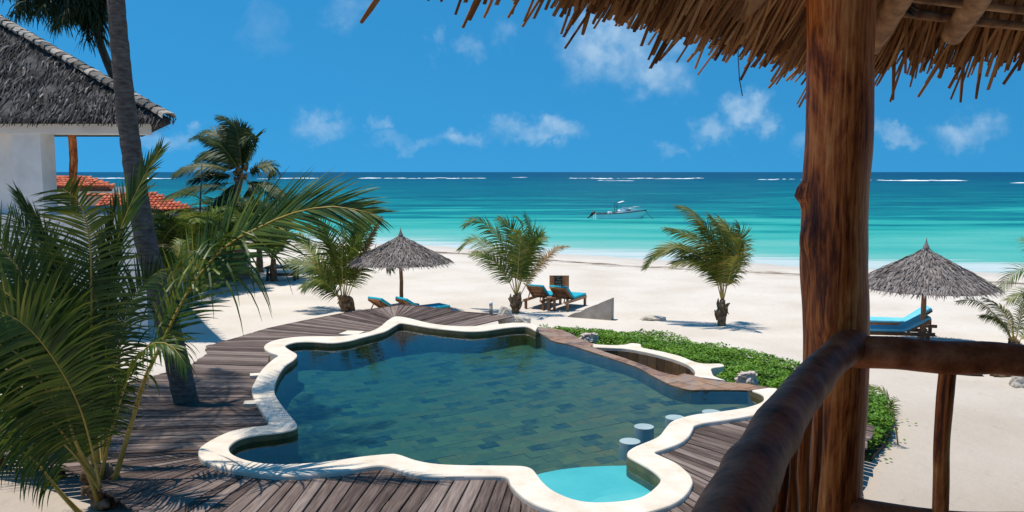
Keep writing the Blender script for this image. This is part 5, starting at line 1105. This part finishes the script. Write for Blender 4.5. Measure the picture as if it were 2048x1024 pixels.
lumpy([D(1661, 1400, dp), D(1660, 1024, dp), D(1668, 780, dp), D(1671, 640, dp), D(1667, 520, dp), D(1670, 390, dp), D(1678, 250, dp), D(1680, 0, dp), D(1680, -250, dp)], [.104, .104, .11, .115, .118, .113, .117, .12], 40, 'log', bal, 'post', .035, 2.6, bmp, 3, 110)
ZR = 4.075
lr = [D(1700, 690, 3.0), G(1650, 733, ZR), G(1597, 793, ZR), G(1548, 868, ZR), G(1512, 935, ZR), G(1468, 1020, ZR), G(1410, 1150, ZR), G(1300, 1400, ZR)]
lumpy(lr, [.064, .056, .058, .056, .062, .058, .064, .064, .066], 30, 'rail_log', bal, 'rail', .05, 5, [(lr[2] + V((.05, 0, .02)), .1, .2), (lr[4] + V((-.06, 0, .03)), .1, .15)], 8, 90)
rr_ = [D(1690, 703, 3.0), D(1790, 706, 2.95), D(1890, 716, 2.92), D(1985, 716, 2.9), D(2060, 722, 2.88), D(2300, 735, 2.85), D(3200, 750, 2.8)]
lumpy(rr_, [.058, .056, .053, .058, .062, .058, .058], 28, 'rail_log', bal, 'rail', .05, 4, [], 12, 90)
def stick(px0, py0, px1, py1, d, r, seed):
    random.seed(seed); a, c = D(px0, py0, d), D(px1, py1, d); dv = (c - a); low = a + dv * 1.9
    lumpy([a, a.lerp(c, .5) + V((random.uniform(-.012, .012), 0, 0)), c, low], [r, r * .97, r * 1.04, r], 16, 'log', bal, 'baluster', .05, 6, [], seed, 40)
stick(1897, 725, 1881, 1024, 2.93, .028, 1)
stick(1634, 745, 1622, 1024, 2.74, .019, 2); stick(1610, 800, 1600, 1024, 2.52, .028, 3); stick(1582, 850, 1578, 1024, 2.3, .026, 4); stick(1560, 900, 1552, 1024, 2.12, .026, 5); stick(1535, 950, 1520, 1060, 1.95, .024, 6)
lumpy([D(1690, 1010, 3.02), D(1760, 1026, 2.98), D(1900, 1042, 2.94), D(2200, 1050, 2.9)], [.04, .038, .04], 18, 'rail_log', bal, 'bottom_rail', .05, 4, [], 4, 30)
b = MB(); b.prism([(1.45, 3.3), (-.6, -.6), (-.6, -4), (7, -4), (7, 3.1)], 2.85, 3.1); b.build('balcony_floor', MT['dark_timber'], bal)
b = MB(); b.box((1, -3.2, 4.8), (4, .2, 3.6)); b.build('unseen_back_wall', MT['unseen_wall'], bal)  # unseen, added behind the viewer to darken the post
b = MB(); b.box((2.45, -.2, 4.8), (.2, 5.4, 3.6)); b.build('unseen_side_wall', MT['unseen_wall'], bal)  # out of view, added to keep light off the post's right side

# thatched balcony roof
ro = thing('thatched_roof', (1.3, 3.8, 5.1), 'thatched balcony roof with dry reeds hanging from its eaves', 'roof')
C0 = D(1690, 88, 3.95); CL0 = D(1690, 118, 3.95); E1 = D(850, -150, 2.62); E2 = D(2300, 72, 3.75)
ld = (E1 - CL0).normalized(); lh = V((ld.x, ld.y, 0)).normalized(); lo_ = V((lh.y, -lh.x, 0)); lo_ = lo_ if lo_.x < 0 else -lo_           # outward, left eave
fd = (E2 - C0).normalized(); fo = V((0, 1, 0))
s_in = .78
def inw(o): return V((-o.x, -o.y, s_in)).normalized()
li, fi = inw(lo_), inw(fo); tk = V((0, 0, .2))
LE = CL0 + ld * 9; FE = C0 + fd * 7
hipv = (C0 + (V((1, -1.2, 1.1))) * 3.2)
b = MB()
pts = [CL0 + li * .18, LE + li * .18, LE + li * 5, hipv]; pts2 = [C0 + fi * .18, hipv, FE + fi * 5, FE + fi * .18]
for q in (pts, pts2): b.add([p + V((0, 0, .06)) for p in q] + [p + tk for p in q], [(0, 1, 2, 3), (7, 6, 5, 4), (0, 4, 5, 1), (1, 5, 6, 2), (2, 6, 7, 3), (3, 7, 4, 0)])
b.build('thatch_layer', MT['reed_mass'], ro)
random.seed(111)
rm = []
for k in range(10):
    w = random.uniform(.007, .017); b = MB(); L_ = 1.; bend = random.uniform(-.02, .02)
    b.add([(-w / 2, 0, 0), (w / 2, 0, 0), (w / 2, .004, 0), (-w / 2, .004, 0), (-w * .5 + bend, 0, -.5), (w * .5 + bend, 0, -.5), (w * .5 + bend, .004, -.5), (-w * .5 + bend, .004, -.5), (-w * .42, 0, -1), (w * .42, 0, -1 + random.uniform(-.01, .01)), (w * .42, .004, -1), (-w * .42, .004, -1)],
          [(0, 1, 5, 4), (1, 2, 6, 5), (2, 3, 7, 6), (3, 0, 4, 7), (4, 5, 9, 8), (5, 6, 10, 9), (6, 7, 11, 10), (7, 4, 8, 11), (8, 9, 10, 11)])
    rm.append(b.mesh('reed', MT['reed']))
mass = MB(); cnt = 0
def reed(p, d, l, wv, single):
    """stick from p along d"""
    z = -d; x = (wv - d * wv.dot(d)).normalized(); y = z.cross(x)
    m = Matrix.Translation(p) @ Matrix((x, y, z)).transposed().to_4x4() @ Matrix.Diagonal((1, 1, l, 1))
    if single: inst('reed', random.choice(rm), m, ro)
    else:
        me = random.choice(rm); mass.add([m @ v.co for v in me.vertices], [tuple(pl_.vertices) for pl_ in me.polygons])
todo = []
LL = (E1 - CL0).length
for side_, dv, ov, iv, length, nn_ in (('l', ld, lo_, li, LL * 1.12, 3600), ('f', fd, fo, fi, 1.9, 2000)):
    for k in range(nn_):
        u = random.random() * length - .12; layer = random.random()
        l = random.uniform(.34, .52) + (.16 if random.random() < .04 else 0)
        wob = .035 * mn.noise(V((u * 5, 0, 7 if side_ == 'l' else 2))) + .03 * mn.noise(V((u * 17, 0, 7)))
        start = (CL0 if side_ == 'l' else C0) + dv * u + iv * (.36 + wob) + V((0, 0, -.05 + .16 * layer))
        d = -iv + V((0, 0, -.12 - .22 * (1 - layer) * random.random())) + dv * random.gauss(0, .13) + ov * random.uniform(-.25, .05)
        todo.append((layer, start, d.normalized(), l * (.82 + .1 * layer), dv))
todo.sort(key=lambda r: r[0])
for i, (ly, s_, d, l, wv) in enumerate(todo): reed(s_, d, l, wv, i < 292)
tag(mass.build('thatch_reeds', MT['reed_mass'], ro), kind='stuff')
# long stray stalks
for x, y, x1, y1 in [(1790, 60, 1786, 200), (1932, 60, 1921, 205), (1968, 90, 1952, 198), (1435, 30, 1431, 94), (760, -10, 722, 45), (1600, 40, 1585, 133), (1560, 60, 1546, 128), (1178, 20, 1165, 69)]:
    dd = 3.9 if x > 1400 else (3.0 if x > 1000 else 2.6); a, c = D(x, y, dd), D(x1, y1, dd + .05); b = MB(); b.tube([a, a.lerp(c, .5), c], [.009, .009, .006], 5); b.build('stalk', MT['reed_mass'], ro)
b = MB(); b.tube([D(1478, 70, 3.8), D(1476, 110, 3.8), D(1479, 160, 3.8), D(1485, 192, 3.8)], .0022, 4); b.build('hanging_fibre', MT['rope'], ro)
# rafters and battens under the thatch
for a, c, r in [((1468, 22, 3.35), (1640, -190, 3.05), .075), ((1742, 92, 3.75), (1822, -40, 3.3), .05), ((1905, 72, 3.7), (1985, -50, 3.25), .05), ((2075, 80, 3.65), (2160, -50, 3.2), .05), ((1398, -6, 3.35), (1500, -120, 3.1), .03)]:
    lumpy([D(*a), D((a[0] + c[0]) / 2, (a[1] + c[1]) / 2, (a[2] + c[2]) / 2), D(*c)], [r * .9, r, r * 1.05], 16, 'pole_log', ro, 'rafter', .05, 7, [], a[0], 20)
for a, c, r in [((1735, 18, 3.72), (2150, 62, 3.6), .018), ((1735, -14, 3.5), (2150, 30, 3.4), .016), ((1620, 4, 3.6), (1000, -120, 2.5), .02)]:
    lumpy([D(*a), D((a[0] + c[0]) / 2, (a[1] + c[1]) / 2 + 2, (a[2] + c[2]) / 2), D(*c)], [r, r, r], 10, 'pole_log', ro, 'batten', .06, 9, [], a[0], 30)
for x, y, dd in [(1930, 30, 3.55), (1800, 18, 3.55)]:
    q = D(x, y, dd); b = MB(); ax = V((.55, -.35, .75)).normalized(); u_ = ax.cross(V((0, 0, 1))).normalized(); v_ = ax.cross(u_)
    b.tube([q + (u_ * math.cos(i * .55) + v_ * math.sin(i * .55)) * .058 + ax * .0025 * i for i in range(24)], .005, 5); b.build('lashing', MT['rope'], ro, True)
print('OBJ', len(bpy.data.objects), 'tris', sum(len(p.vertices) - 2 for o in bpy.data.objects if o.type == 'MESH' for p in o.data.polygons))
